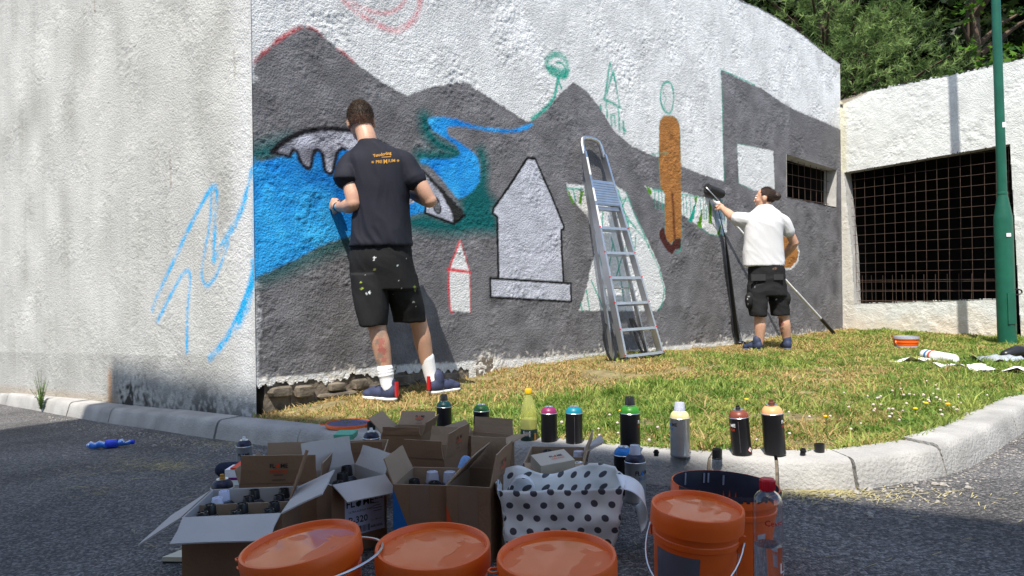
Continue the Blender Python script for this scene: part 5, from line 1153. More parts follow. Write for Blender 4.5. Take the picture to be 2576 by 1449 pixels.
for i, (sh_, cc, th_) in enumerate(stack):
    mb = MB(); mb.box(base + Vector((.04 + sh_ * (1 if i % 2 else -1), .05, z + th_ / 2)), (.16, .12, th_)); z += th_ + .001; solo('pad', mb, mk('pad_%d' % i, cc, .6, .05), names[i], 'pad', base + Vector((0, 0, z)), group='pads stacked beside the boxes')
base = onroad(838, 1232) + Vector((.015, 0, 0))
for i, (cc, z0, lb) in enumerate(((lin(170, 205, 215), .06, 'pale blue board low in the stack between the boxes'), (lin(90, 170, 150), .09, 'sea green board in the stack between the boxes'), (lin(150, 190, 200), .12, 'upper light blue board between the two boxes'), (lin(96, 178, 150), .165, 'topmost mint green board between the two boxes'))):
    mb = MB(); mb.box(base + Vector((-.01 + .008 * i, .16, z0 / 2 + .0)) if i == 0 else base + Vector((-.01 + .01 * (i % 2), .16, z0 + .01)), (.075, .10, z0 if i == 0 else .02)); solo('board', mb, mk('board_%d' % i, cc, .4, .1), lb, 'board', base + Vector((0, 0, z0)), group='coloured boards stacked between boxes')
pbk = onf(1174, 1172, lambda x, y: road(x, y) + .2); mb = MB(); mb.ell((0, 0, 0), (.032, .03, .075), None, 20, 14)
for q in mb.v: q *= 1 + .10 * mnoise.noise(q * 30); q += pbk + Vector((0, .0, -.045))
solo('plastic_bag', mb, mk('blue_film', lin(120, 165, 220), .3, .25, 20, .3, 30, trans=.1), 'bulging pale blue plastic bag wedged between the boxes', 'bag', pbk, 60)
p = onroad(424, 1414); mb = MB(); mb.slab([p + Vector(q) for q in ((-.012, -.01, .018), (.13, -.02, .018), (.13, .10, .018), (.03, .075, .018))], .012); mb.mi = 1; mb.slab([p + Vector(q) for q in ((-.012, -.01, .0055), (.13, -.02, .0055), (.13, .10, .0055), (.03, .075, .0055))], .005); solo('book', mb, [mk('cream_pages', lin(206, 200, 180), .7, .05), M['blackmat']], 'cream topped notebook with black cover under the left box corner', 'book', p)
# crushed blue bottle on the asphalt
p0 = onroad(219, 1122, .022); p1 = onroad(331, 1112, .024); mb = MB(); pts = []; rad = []
for k in range(15):
    q = k / 14; pts.append(p0.lerp(p1, q) + Vector((0, 0, .006 * math.sin(k * 1.9)))); rad.append(.022 * (.75 + .35 * math.sin(k * 1.3) ** 2) * (1 if q < .82 else .62) * (.6 if k == 0 else 1))
mb.tube(pts, rad, 16); 
for q in mb.v: q.z = max(road(q.x, q.y) + .001, q.z * .85 + .15 * p0.z + .004 * mnoise.noise(q * 60))
t = thing('crushed_bottle', 'crushed blue plastic bottle lying on the shaded asphalt', 'bottle', p0); part('bottle', mb, mk('blue_pet', lin(60, 130, 220), .2, .2, 40, trans=.35), t, 60, world=True)
mb = MB(); d = (p1 - p0).normalized(); mb.tube([p1 - d * .004, p1 + d * .014], .0125, 16); part('cap', mb, mk('blue_cap', lin(24, 60, 190), .4), t, 40, world=True)
mb = MB(); i0 = p0.lerp(p1, .42); mb.tube([i0, p0.lerp(p1, .52), p0.lerp(p1, .68)], [.0235, .0225, .0235], 16); part('label', mb, mk('label_blue', lin(40, 70, 200), .35, .3, 30), t, 60, world=True)

# ------------------------------------------------------------------ polka dot bag
def dotmat():
    m = mk('dotted_film', (.72, .73, .72), .38, .03, 6); n = m.node_tree.nodes; l = m.node_tree.links; b = n['Principled BSDF']
    uv = n.new('ShaderNodeUVMap'); uv.uv_map = 'UVMap'; sp = n.new('ShaderNodeSeparateXYZ'); l.new(uv.outputs[0], sp.inputs[0])
    def ma(op, a, b_=None, c=None):
        x = n.new('ShaderNodeMath'); x.operation = op
        for i, q in enumerate((a, b_, c)):
            if q is None: continue
            if hasattr(q, 'links') or hasattr(q, 'is_linked'): l.new(q, x.inputs[i])
            else: x.inputs[i].default_value = q
        return x.outputs[0]
    v = ma('DIVIDE', sp.outputs[1], .034); row = ma('FLOOR', v); shf = ma('MULTIPLY', ma('MODULO', row, 2.), .5); u = ma('ADD', ma('DIVIDE', sp.outputs[0], .043), shf)
    fu = ma('MULTIPLY', ma('SUBTRACT', ma('FRACT', u), .5), .043); fv = ma('MULTIPLY', ma('SUBTRACT', ma('FRACT', v), .5), .034)
    d = ma('SQRT', ma('ADD', ma('MULTIPLY', fu, fu), ma('MULTIPLY', fv, fv))); k = ma('LESS_THAN', d, .0090)
    mx = n.new('ShaderNodeMix'); mx.data_type = 'RGBA'; mx.inputs[6].default_value = (.80, .82, .80, 1); mx.inputs[7].default_value = (.075, .075, .09, 1); l.new(k, mx.inputs[0]); l.new(mx.outputs[2], b.inputs['Base Color'])
    b.inputs['Subsurface Weight'].default_value = .0
    return m
DOT = dotmat()
bg0 = Pd(1256, 1221, 1.86); bg1 = Pd(1572, 1214, 1.86); bd = .18; zb = road(.1, 1.9)
t = thing('shopping_bag', 'white plastic bag with dark polka dots standing open', 'bag', ((bg0.x + bg1.x) / 2, 1.86 + bd / 2, zb))
def ringpt(s, k):                          # s: 0..1 round the rim, k: 0 bottom..1 top
    W_ = .272 + (.318 - .272) * k; Dp = .12 + (bd - .12) * k
    P_ = 2 * (W_ + Dp); q = s * P_
    if q < W_: x, y, c = -W_ / 2 + q, -Dp / 2, 0
    elif q < W_ + Dp: x, y, c = W_ / 2, -Dp / 2 + q - W_, 1
    elif q < 2 * W_ + Dp: x, y, c = W_ / 2 - (q - W_ - Dp), Dp / 2, 2
    else: x, y, c = -W_ / 2, Dp / 2 - (q - 2 * W_ - Dp), 3
    return x, y, c, q
nS, nK = 96, 26; vs = []; uvs = []
for j in range(nK + 1):
    k = j / nK
    for i in range(nS + 1):
        x, y, c, q = ringpt((i % nS) / nS, k); rimz = .197
        if c == 2: rimz += .002 + .020 * math.exp(-((x - .10) / .06) ** 2) - .012 * math.exp(-((x + .02) / .05) ** 2) + .016 * math.exp(-((x + .11) / .035) ** 2)
        if c == 3: rimz -= .002
        if c == 0: rimz += .007 * mnoise.noise(Vector((x * 11, 2, 0))) - .004
        wv = .013 * mnoise.noise(Vector((x * 9, y * 9, k * 2.5))) + .006 * mnoise.noise(Vector((x * 30, y * 30, k * 6)))
        nx, ny = (0, -1) if c == 0 else (1, 0) if c == 1 else (0, 1) if c == 2 else (-1, 0)
        if c == 0: wv += -.007 * math.exp(-((x + .03) / .012) ** 2) * k + .004 * math.sin(x * 60)
        if c == 1: wv += .03 * (k - .55) * math.sin((y / bd + .5) * math.pi)
        vs.append(Vector((x + nx * wv, y + ny * wv, k * rimz))); uvs.append((q * (.93 + .07) if i < nS else 2 * (.272 + .12), k * rimz))
fs = [(j * (nS + 1) + i, j * (nS + 1) + i + 1, (j + 1) * (nS + 1) + i + 1, (j + 1) * (nS + 1) + i) for j in range(nK) for i in range(nS)]
def uvmesh(name, vs, fs, uvs, mat, parent, smooth=60):
    me = bpy.data.meshes.new(name); me.from_pydata([tuple(q) for q in vs], [], fs); u = me.uv_layers.new(name='UVMap')
    for lp in me.loops: u.data[lp.index].uv = uvs[lp.vertex_index]
    me.materials.append(mat); me.polygons.foreach_set('use_smooth', [True] * len(me.polygons)); o = link(name, me, parent)
    sm = o.modifiers.new('thickness', 'SOLIDIFY'); sm.thickness = .0006; return o
uvmesh('bag_body', vs, fs, uvs, DOT, t)
vs = []; uvs = []                         # flap of film curling over at the right
for j in range(9):
    for i in range(15):
        a = i / 14; y = -bd / 2 + .005 + bd * .62 * j / 8; ang = a * 2.7; rr = .046 + .012 * (j / 8); x = .153 + .026 * a + rr * math.sin(ang) * 1.0; z = .192 - rr * (1 - math.cos(ang)) * (1.12 - .35 * j / 8) + .010 * j / 8 - .012 * a * (1 - j / 8)
        vs.append(Vector((x, y, z))); uvs.append((.3 + y, 1 + .002 * i))
white_film = mk('white_film', (.76, .77, .80), .35, .03)
uvmesh('curled_flap', vs, [(j * 15 + i, j * 15 + i + 1, (j + 1) * 15 + i + 1, (j + 1) * 15 + i) for j in range(8) for i in range(14)], uvs, white_film, t)
vs = []; uvs = []
for j in range(7):
    for i in range(11):
        a = i / 10 * math.pi; vs.append(Vector((-.10 + .035 * math.cos(a), -.02 + .014 * j, .165 + .042 * math.sin(a) - .002 * j))); uvs.append((0, 0))
uvmesh('folded_film', vs, [(j * 11 + i, j * 11 + i + 1, (j + 1) * 11 + i + 1, (j + 1) * 11 + i) for j in range(6) for i in range(10)], uvs, white_film, t)
# ------------------------------------------------------------------ litter on the lawn at the right
def sheet_of_paper(name, label, px, py, w_, d_, rz, amp=.02, mat='paper', cat='paper'):
    p = ongrass(px, py); mb = MB(); s = random.random() * 40; n = 12; vs = []
    for k in (0, 1):
        for j in range(7):
            for i in range(n + 1): x = w_ * (i / n - .5); y = d_ * (j / 6 - .5) * (.7 + .5 * mnoise.noise(Vector((i * .4, s, 0)))); vs.append(Vector((x, y, .02 + amp * (mnoise.noise(Vector((x * 9 + s, y * 9, 0))) + .6 * abs(mnoise.noise(Vector((x * 22, y * 22 + s, 0))))) - k * .0012)))
    o = 7 * (n + 1); fs = [(j * (n + 1) + i, j * (n + 1) + i + 1, (j + 1) * (n + 1) + i + 1, (j + 1) * (n + 1) + i) for j in range(6) for i in range(n)]; mb.add(vs, fs + [(d + o, c + o, b + o, a + o) for a, b, c, d in fs])
    mb.v = [Matrix.Translation(p) @ Matrix.Rotation(rz, 4, 'Z') @ q for q in mb.v]; return solo(name, mb, M[mat], label, cat, p, 60, 'crumpled papers on the grass')
M['foil'] = mk('silver_foil', (.55, .58, .62), .25, .25, 12, .2, 30, metal=.6)
sheet_of_paper('paper', 'long white torn paper nearest the paint tube on the grass', 2304, 913, .40, .14, .1, .03)
sheet_of_paper('paper', 'white paper strip between the foil and the torn paper', 2418, 927, .36, .12, -.15, .04)
sheet_of_paper('paper', 'large crumpled white paper at the right edge of the lawn', 2548, 940, .5, .2, -.25, .05)
sheet_of_paper('paper', 'shiny grey foil sheet crumpled beside the papers', 2505, 913, .42, .22, .05, .05, 'foil', 'foil')
pa, pb_ = ongrass(2323, 892, .045), ongrass(2404, 905, .035); ax = (pb_ - pa); t = thing('paint_tube', 'white tube with blue and red stripes lying on the grass', 'tube', pa)
mb = MB(); mb.tube([pa.lerp(pb_, k) for k in (.05, .1, .9, .97, 1)], [.042, .044, .040, .036, .028], 20); part('tube_body', mb, M['white'], t, 40, world=True)
mb = MB(); mb.tube([pa, pa.lerp(pb_, .055)], [.038, .041], 20); part('end_cap', mb, mk('grey_end', lin(150, 150, 148), .5), t, 40, world=True)
for k0, cc in ((.17, lin(60, 110, 165)), (.29, lin(205, 80, 70))):
    mb = MB(); mb.tube([pa.lerp(pb_, k0), pa.lerp(pb_, k0 + .06)], .0446, 20); part('stripe', mb, mk('stripe', cc, .5), t, 40, world=True)
p = ongrass(2562, 908); mb = MB()
mb.tube([p + Vector((-.10, 0, .05)), p + Vector((0, .02, .07)), p + Vector((.12, .03, .06))], [.035, .05, .045], 14, round_end=True); solo('shoe', mb, M['black'], 'dark shoe lying beside the crumpled foil at the right edge', 'shoe', p, 60)
# ------------------------------------------------------------------ stepladder leaning on the wall
def beam(mb, p0, p1, w_, d_, side):
    p0, p1 = Vector(p0), Vector(p1); t = (p1 - p0).normalized(); s = (side - t * side.dot(t)).normalized(); q = t.cross(s)
    mb.rings([[p + s * (w_ / 2 * a) + q * (d_ / 2 * b) for a, b in ((-1, -1), (1, -1), (1, 1), (-1, 1))] for p in (p0, p1)])
D3 = Vector((DM.x, DM.y, 0)); N3v = Vector((NM.x, NM.y, 0))
fl = ongrass(1579, 909); fr = ongrass(1657, 897); LWd = .37
d0 = D3; C0 = (fl + fr) / 2; C1 = onwall(1484, 349, A, DM, NM, .05)
t = thing('stepladder', 'folded aluminium stepladder with platform leaning against the mural', 'ladder', C0)
UPV = (C1 - C0); NV = UPV.normalized().cross(d0).normalized()
if NV.dot(N3v) < 0: NV = -NV
wb = (fr - fl).length; wt = .235
def LP_(f, s, o=0.): return C0 + UPV * f + d0 * (s * (wb / 2 * (1 - f) + wt / 2 * f)) + NV * o
for s in (-1, 1):
    mb = MB(); beam(mb, LP_(0, s), LP_(.93, s), .022, .055, d0); part('front_rail', mb, M['alu'], t, world=True)
    mb = MB(); beam(mb, LP_(-.005, s * .93, -.13), LP_(.80, s * .93, -.04), .018, .032, d0); part('rear_rail', mb, M['aludark'], t, world=True)
    mb = MB(); beam(mb, LP_(-.012, s), LP_(.015, s), .03, .062, d0); part('foot', mb, M['black'], t, world=True)
mb = MB(); pts = [LP_(.92, -1), LP_(.97, -.98), LP_(.992, -.85), LP_(1.0, -.5), LP_(1.003, 0), LP_(1.0, .5), LP_(.992, .85), LP_(.97, .98), LP_(.92, 1)]; mb.tube(pts, .019, 10); part('hoop', mb, M['alu'], t, 60, world=True)
for k, f in enumerate((.018, .13, .245, .357, .468, .58)):
    mb = MB(); beam(mb, LP_(f, -.97, -.01), LP_(f, .97, -.01), .022, .075, UPV); o = part('step', mb, M['alu'], t, world=True)
    mb = MB()
    for s in (-1, 1): mb.box((0, 0, 0), (.012, .012, .012), Matrix.Translation(LP_(f + .004, s * 1.04, .026)))
    part('red_clip', mb, M['red'], t, world=True)
mb = MB(); mb.slab([LP_(.685, -.93, .03), LP_(.685, .93, .03), LP_(.80, .93, .02), LP_(.80, -.93, .02)], .02); mb.mi = 1
for k in range(9): beam(mb, LP_(.69 + k * .012, -.92, .031 - k * .001), LP_(.69 + k * .012, .92, .031 - k * .001), .004, .004, UPV)
part('platform', mb, [M['alu'], M['aludark']], t, world=True)
mb = MB(); beam(mb, LP_(.672, -.9, .0), LP_(.672, .9, .0), .03, .03, UPV); part('platform_brace', mb, M['aludark'], t, world=True)
mb = MB(); mb.tube([LP_(.325, -.93, -.09), LP_(.325, .93, -.09)], .006, 8); part('cross_bar', mb, M['aludark'], t, world=True)
for f0, f1 in ((.58, .68), (.70, .76), (.82, .90)):
    mb = MB(); e = .0015; q = [LP_(f0, -1, .0285), LP_(f1, -1, .0285)]; beam(mb, q[0], q[1], .021, .002, d0); part('sticker', mb, M['white'], t, world=True)
for s, o, ff in ((-1.05, -.10, .17), (.6, -.12, .19)):
    mb = MB(); P_ = [LP_(ff, s, o), LP_(ff - .05, s * 1.25, o), LP_(ff - .13, s * 1.3, o + .02), LP_(ff - .165, s * 1.1, o + .02), LP_(ff - .12, s * .85, o + .01), LP_(ff, s * .8, o)]
    P_ = [Vector(q) for q in cr([tuple(q) for q in P_], False, 4)]
    for a, b in zip(P_[:-1], P_[1:]): beam(mb, a, b, .028, .004, d0)
    part('strap', mb, M['black'], t, world=True)

# ------------------------------------------------------------------ people
def remesh(mb, vox, it, mats, name):
    me = mb.mesh('tmp', M['white']); ob = bpy.data.objects.new('tmp', me); COL.objects.link(ob)
    m = ob.modifiers.new('r', 'REMESH'); m.mode = 'VOXEL'; m.voxel_size = vox; s = ob.modifiers.new('s', 'SMOOTH'); s.factor = .5; s.iterations = it
    dg = bpy.context.evaluated_depsgraph_get(); out = bpy.data.meshes.new_from_object(ob.evaluated_get(dg)); bpy.data.objects.remove(ob); bpy.data.meshes.remove(me)
    out.name = name; out.materials.clear(); out.materials.append(mats); out.polygons.foreach_set('use_smooth', [True] * len(out.polygons)); return out
def coords(me): a = np.empty(len(me.vertices) * 3, np.float32); me.vertices.foreach_get('co', a); return a.reshape(-1, 3)
def setc(me, a): me.vertices.foreach_set('co', a.astype(np.float32).ravel()); me.update()
def limb(mb, pts, rad, n=16):
    P = cr([tuple(p) + (r,) for p, r in zip(pts, rad)], False, 5); mb.tube([Vector(p[:3]) for p in P], [max(.002, p[3]) for p in P], n, round_end=True)
def eloft(mb, rings, n=28, pw=2.3):
    rs = []
    K = cr([(*c, a, b) for c, a, b in rings], False, 4)
    for x, y, z, a, b in K:
        rs.append([Vector((x + a * math.copysign(abs(math.cos(q)) ** (2 / pw), math.cos(q)), y + b * math.copysign(abs(math.sin(q)) ** (2 / pw), math.sin(q)), z)) for q in [2 * math.pi * i / n for i in range(n)]])
    mb.rings(rs)
def pring(xl, xr, y, Y, dep): c = Pd((xl + xr) / 2, y, Y); return (tuple(c), (xr - xl) / 2 * Y / FPX, dep)
def basis(fw, up=(0, 0, 1)):
    f = Vector(fw).normalized(); u = Vector(up); u = (u - f * u.dot(f)).normalized(); r = f.cross(u); return Matrix(((r.x, f.x, u.x), (r.y, f.y, u.y), (r.z, f.z, u.z)))
def head(mb, c, B, s=1.):
    e = lambda p, r: mb.ell(c + B @ (Vector(p) * s), Vector(r) * s, B, 20, 14)
    e((0, -.012, .03), (.073, .092, .094)); e((0, .028, -.045), (.056, .062, .062)); e((0, .042, -.01), (.060, .052, .078)); e((0, .100, -.018), (.013, .017, .013)); e((0, .094, .008), (.009, .011, .028))
    e((0, .074, -.088), (.024, .022, .018)); e((0, .090, -.052), (.021, .009, .010)); e((0, .080, .036), (.048, .016, .010))
    for q in (-1, 1): e((q * .074, -.008, -.005), (.011, .022, .033)); e((q * .04, .062, -.02), (.022, .024, .024))
def hand(mb, wrist, d, palm_n, side, curl, s=1., spread=.12):
    d = Vector(d).normalized(); n = Vector(palm_n); n = (n - d * n.dot(d)).normalized(); x = d.cross(n) * side          # x towards the thumb
    B = Matrix(((x.x, d.x, n.x), (x.y, d.y, n.y), (x.z, d.z, n.z)))
    mb.ell(wrist + d * .045 * s, (.042 * s, .052 * s, .017 * s), B, 16, 10); mb.ell(wrist + d * .075 * s, (.041 * s, .022 * s, .015 * s), B, 14, 8)
    limb(mb, [wrist - d * .03 * s, wrist, wrist + d * .03 * s], [.026 * s, .025 * s, .028 * s])
    for i, L in enumerate((.072, .082, .077, .060)):
        b = wrist + d * .085 * s + x * ((.030 - .020 * i) * s); a = 0; P_ = [b - d * .015 * s, b]; rr = [.0098 * s, .0095 * s]
        for k, fr_ in enumerate((.45, .32, .23)):
            a += curl[k] + .06 * i; dr = d * math.cos(a) + n * math.sin(a) + x * (spread * (1 - i) * .25); P_.append(P_[-1] + dr.normalized() * L * fr_ * s); rr.append((.0092, .0086, .0075)[k] * s)
        limb(mb, P_, rr, 10)
    tb = wrist + d * .025 * s + x * .03 * s
    limb(mb, [tb - x * .01 * s, tb + x * .018 * s + d * .025 * s + n * .012 * s, tb + x * .014 * s + d * .048 * s + n * .032 * s, tb + x * .0 * s + d * .062 * s + n * .044 * s], [.015 * s, .0125 * s, .0105 * s, .0085 * s], 10)
def wrinkle(me, amp, sa, sb, seed, ang=.6, extra=None):
    V = coords(me); n = np.empty(len(V) * 3, np.float32); me.vertices.foreach_get('normal', n); n = n.reshape(-1, 3); c, s_ = math.cos(ang), math.sin(ang); h = []
    for p in V:
        w1 = mnoise.noise(Vector((p[0] * 5, p[1] * 5, p[2] * 5 + seed))) * .06
        a = p[0] * c + p[2] * s_ + w1; b = -p[0] * s_ + p[2] * c
        f = mnoise.noise(Vector((a * sa + seed, p[1] * 4, b * sb))); g = mnoise.noise(Vector((a * sa * 2.1 - seed, p[1] * 6, b * sb * 1.7 + 5))); e = mnoise.noise(Vector((p[0] * 3.5, p[1] * 3, p[2] * 3.5 - seed)))
        h.append((.75 - 2 * abs(f)) * (.6 + .9 * e) + (.4 - abs(g)) * .5)
    h = np.array(h)
    if extra is not None: h = h * extra(V)
    setc(me, V + n * (h * amp)[:, None])
def attr(me, cols):
    a = me.color_attributes.new('paint', 'FLOAT_COLOR', 'POINT'); a.data.foreach_set('color', np.c_[cols, np.ones(len(cols))].astype(np.float32).ravel())
def near_ray(V, px, py, r, front=True):
    d = np.array(ray(px, py).normalized()); o = V - np.array(CAM); tt = o @ d; return np.linalg.norm(o - tt[:, None] * d, axis=1) < r
def drape(mb, me, off=.0035):
    bv = BVHTree.FromPolygons([v.co for v in me.vertices], [tuple(p.vertices) for p in me.polygons])
    for p in mb.v:
        d = (p - CAM).normalized(); h = bv.ray_cast(CAM, d)
        if h[0] is not None: q = h[0] - d * off; p.x, p.y, p.z = q
def localise(me, base): V = coords(me); setc(me, V - np.array(base)); return me
SK = np.array((.50, .285, .195))

# --- the man at the bridge
b1_ = Pd(1000, 1008, 4.45); base = (b1_.x, b1_.y, b1_.z)
W = Pd; Y = 4.45
B1 = basis((-.25, 1, -.10), (-.06, -.12, 1)); hc = W(908, 309, 4.50)
mb = MB(); head(mb, hc, B1, 1.02)
limb(mb, [W(926, 385, 4.44), W(924, 352, 4.44), W(914, 322, 4.47)], [.066, .058, .056])
eloft(mb, [pring(900, 1020, 650, Y, .10), pring(905, 1015, 560, Y, .095), pring(900, 1010, 470, Y, .10), pring(892, 1010, 410, Y, .10), pring(905, 985, 375, Y, .08)])
shl, ell_, wrl = W(872, 410, 4.43), W(890, 512, 4.36), W(850, 521, 4.56)
limb(mb, [shl, W(880, 455, 4.40), W(888, 490, 4.37), ell_], [.040, .050, .048, .043]); limb(mb, [ell_, ell_.lerp(wrl, .3) + Vector((0, 0, -.006)), ell_.lerp(wrl, .7), wrl], [.045, .047, .037, .029])
hand(mb, wrl, (-.42, .45, .22), (.75, .35, -.15), 1, (1.25, 1.25, .9), .98)
shr, elr, wrr = W(1028, 412, 4.44), W(1081, 505, 4.44), W(1024, 482, 4.66)
limb(mb, [shr, W(1050, 452, 4.43), W(1068, 484, 4.43), elr], [.038, .048, .046, .041]); limb(mb, [elr, elr.lerp(wrr, .3), elr.lerp(wrr, .7), wrr], [.044, .044, .036, .029])
hand(mb, wrr, (-.7, .6, .1), (.2, .3, -1), -1, (.9, 1.0, .7), .98)
hl1, hr1 = W(925, 690, 4.44), W(1010, 685, 4.48)
limb(mb, [hl1, W(938, 770, 4.42), W(950, 830, 4.40), W(958, 866, 4.41), W(966, 910, 4.42), W(973, 955, 4.42), W(978, 990, 4.42)], [.085, .072, .053, .056, .046, .034, .036])
limb(mb, [hr1, W(1034, 760, 4.54), W(1054, 815, 4.58), W(1062, 852, 4.60), W(1072, 900, 4.62), W(1083, 945, 4.63), W(1090, 975, 4.63)], [.085, .072, .053, .056, .045, .034, .036])
me = remesh(mb, .0055, 4, M['skin'], 'person'); V = coords(me); col = np.tile(SK, (len(V), 1)); rn = np.random.default_rng(3)
for px, py, r, cc in ((957, 840, .022, (.30, .22, .17)), (957, 860, .026, (.42, .13, .11)), (961, 882, .026, (.40, .10, .09)), (956, 895, .020, (.25, .19, .15)), (966, 905, .018, (.40, .14, .12)), (949, 860, .016, (.22, .19, .15)), (952, 912, .018, (.2, .17, .14))):
    m = near_ray(V + rn.normal(0, .004, V.shape), px, py, r) & (V[:, 2] < .62); col[m] = np.array(cc) * .8 + SK * .2
attr(me, col); localise(me, base); p1o = link('person', me); p1o.location = base
tag(p1o, 'man in navy printed t-shirt and black paint spattered shorts facing the bridge', 'person')
def clothes(name, mb, vox, it, mat, wr=None, cols=None, par=None, bs=None):
    me = remesh(mb, vox, it, mat, name)
    if wr: wrinkle(me, *wr)
    if cols: attr(me, cols(coords(me)))
    return me
# hair and glasses
def hair(name, c, B, s, cut, par, base, tone, dirf, L, nst, grow=1.03, fade=None):
    mb = MB(); mb.ell((0, 0, 0), (.073 * grow * s, .093 * grow * s, .094 * grow * s), None, 48, 36)
    F_ = [f for f in mb.f if cut(sum((mb.v[i] for i in f), Vector()) / len(f) / s)]
    cols = []
    for p in mb.v:
        q = p / s; k = fade(q) if fade else 1; cols.append(np.array(tone) * (.8 + .5 * mnoise.noise(q * 45)) * k + SK * .55 * (1 - k))
    mb.f = F_; rr = random.Random(4); cen = [(f, sum((mb.v[i] for i in f), Vector()) / len(f)) for f in F_]; V0 = list(mb.v); Fs = list(F_)
    for _ in range(nst):
        f, m_ = rr.choice(cen); p = m_ + (V0[rr.choice(f)] - m_) * rr.random() ; q = p / s; n = Vector((p.x / .073 ** 2, p.y / .093 ** 2, p.z / .094 ** 2)).normalized(); d = (dirf(q, n) + Vector((rr.gauss(0, .3), rr.gauss(0, .3), rr.gauss(0, .3)))).normalized() * L * rr.uniform(.6, 1.2)
        x = d.cross(n); x = (x.normalized() if x.length > 1e-6 else Vector((1, 0, 0))) * .0011; k = len(V0); V0 += [p - x, p + x, p + d]; Fs.append((k, k + 1, k + 2)); t_ = rr.uniform(.5, 1.9); fk = fade(q) if fade else 1; cc = np.array(tone) * t_ * fk + SK * .55 * (1 - fk); cols += [cc, cc, cc]
    cc = c + B @ (Vector((0, -.012, .03)) * s); m2 = MB(); m2.add([cc + B @ p - Vector(base) for p in V0], Fs); me = m2.mesh(name, M['hair'], 80); attr(me, np.array(cols)); return link(name, me, par)
hair('hair', hc, B1, 1.02, lambda q: q.z > (-.058 if q.y < -.02 else -.058 + (q.y + .02) * 1.3), p1o, base, (.045, .027, .016), lambda q, n: n + Vector((0, .2, .5)), .013, 5000, 1.03, lambda q: min(1, max(.15, (q.z + .062) / .07)))
def eyes(c, B, s, par, base):
    for q in (-1, 1):
        mb = MB(); mb.ell(c + B @ (Vector((q * .03, .084, .014)) * s) - Vector(base), (.011 * s,) * 3, None, 12, 8); mb.mi = 1; mb.ell(c + B @ (Vector((q * .03, .0905, .014)) * s) - Vector(base), (.0055 * s,) * 3, None, 10, 6)
        o = link('eye', mb.mesh('eye', [M['white'], M['black']], 60), par)
eyes(hc, B1, 1.02, p1o, base)
mb = MB(); g_ = lambda x, y, z: hc + B1 @ Vector((x, y, z)) - Vector(base)
mb.tube([g_(-.080, -.02, .005), g_(-.083, .04, .02), g_(-.083, .095, .036)], [.003, .0035, .004], 6); mb.tube([g_(.080, -.02, .005), g_(.083, .04, .02), g_(.083, .095, .036)], [.003, .0035, .004], 6)
mb.tube([g_(-.083, .095, .036), g_(-.05, .112, .03), g_(0, .118, .035), g_(.05, .112, .03), g_(.083, .095, .036)], [.005, .006, .004, .006, .005], 8); mb.mi = 1
for q in (-1, 1): mb.ell(g_(q * .042, .112, .022), (.033, .006, .022), B1, 14, 8)
part('sunglasses', mb, [mk('pale_frame', (.6, .58, .5), .3), M['black']], p1o, 60)
# shirt
mb = MB()
eloft(mb, [pring(880, 1037, 619, Y, .135), pring(886, 1034, 585, Y, .132), pring(890, 1030, 545, Y, .13), pring(890, 1027, 500, Y, .128), pring(884, 1028, 460, Y, .128), pring(878, 1030, 425, Y, .122), pring(872, 1026, 402, Y, .112), pring(882, 1005, 380, Y, .096), pring(898, 966, 362, Y - .005, .078), pring(903, 948, 352, Y - .01, .066)], 32, 2.5)
limb(mb, [W(905, 402, 4.44), W(880, 411, 4.43), W(873, 430, 4.415), W(871, 448, 4.40)], [.070, .066, .070, .075]); limb(mb, [W(995, 402, 4.44), W(1018, 411, 4.44), W(1033, 434, 4.435), W(1043, 452, 4.43)], [.070, .066, .067, .070])
eloft(mb, [pring(838, 904, 452, 4.395, .080), pring(842, 900, 438, 4.40, .078), pring(852, 898, 420, 4.42, .075)])
me1 = remesh(mb, .007, 3, M['shirt_navy'], 't_shirt'); wrinkle(me1, .018, 9, 2.4, 3.3, .35, lambda V: .45 + .75 * np.clip((1.25 - V[:, 2]) * 2.2 + .4, 0, 1)); 
pm = MB(); cT = W(967, 389, 4.30); MT = Matrix(((1, 0, -.07, cT.x), (0, 0, -1, cT.y), (.07, 1, 0, cT.z), (0, 0, 0, 1))); 
MT = Matrix.Translation(cT) @ Matrix.Rotation(R(2.5), 4, 'Y').inverted() @ XZ @ Matrix.Scale(.84, 4)
flat(pm, 'Yssudorling', .030, MT @ Matrix.Rotation(R(6), 4, 'Z'), (-.015, .004), .0008, .9); rect(pm, MT, -.02, -.019, .045, -.014)
flat(pm, 'PRE', .030, MT, (-.040, -.048), .0006, .95); flat(pm, 'M', .042, MT, (.0045, -.049), .0008, .9); flat(pm, 'IUM', .030, MT, (.049, -.046), .0006, .95)
for q in (-1, 1):
    for k in range(3): Mq = MT @ Matrix.Translation((q * .088 + .004, -.047, 0)) @ Matrix.Rotation(R(60 * k), 4, 'Z'); rect(pm, Mq, -.010, -.0018, .010, .0018)
drape(pm, me1); bb = Vector(base)
for p in pm.v: p -= bb
sh1 = link('t_shirt', localise(me1, base), p1o); part('print', pm, M['gold'], sh1)
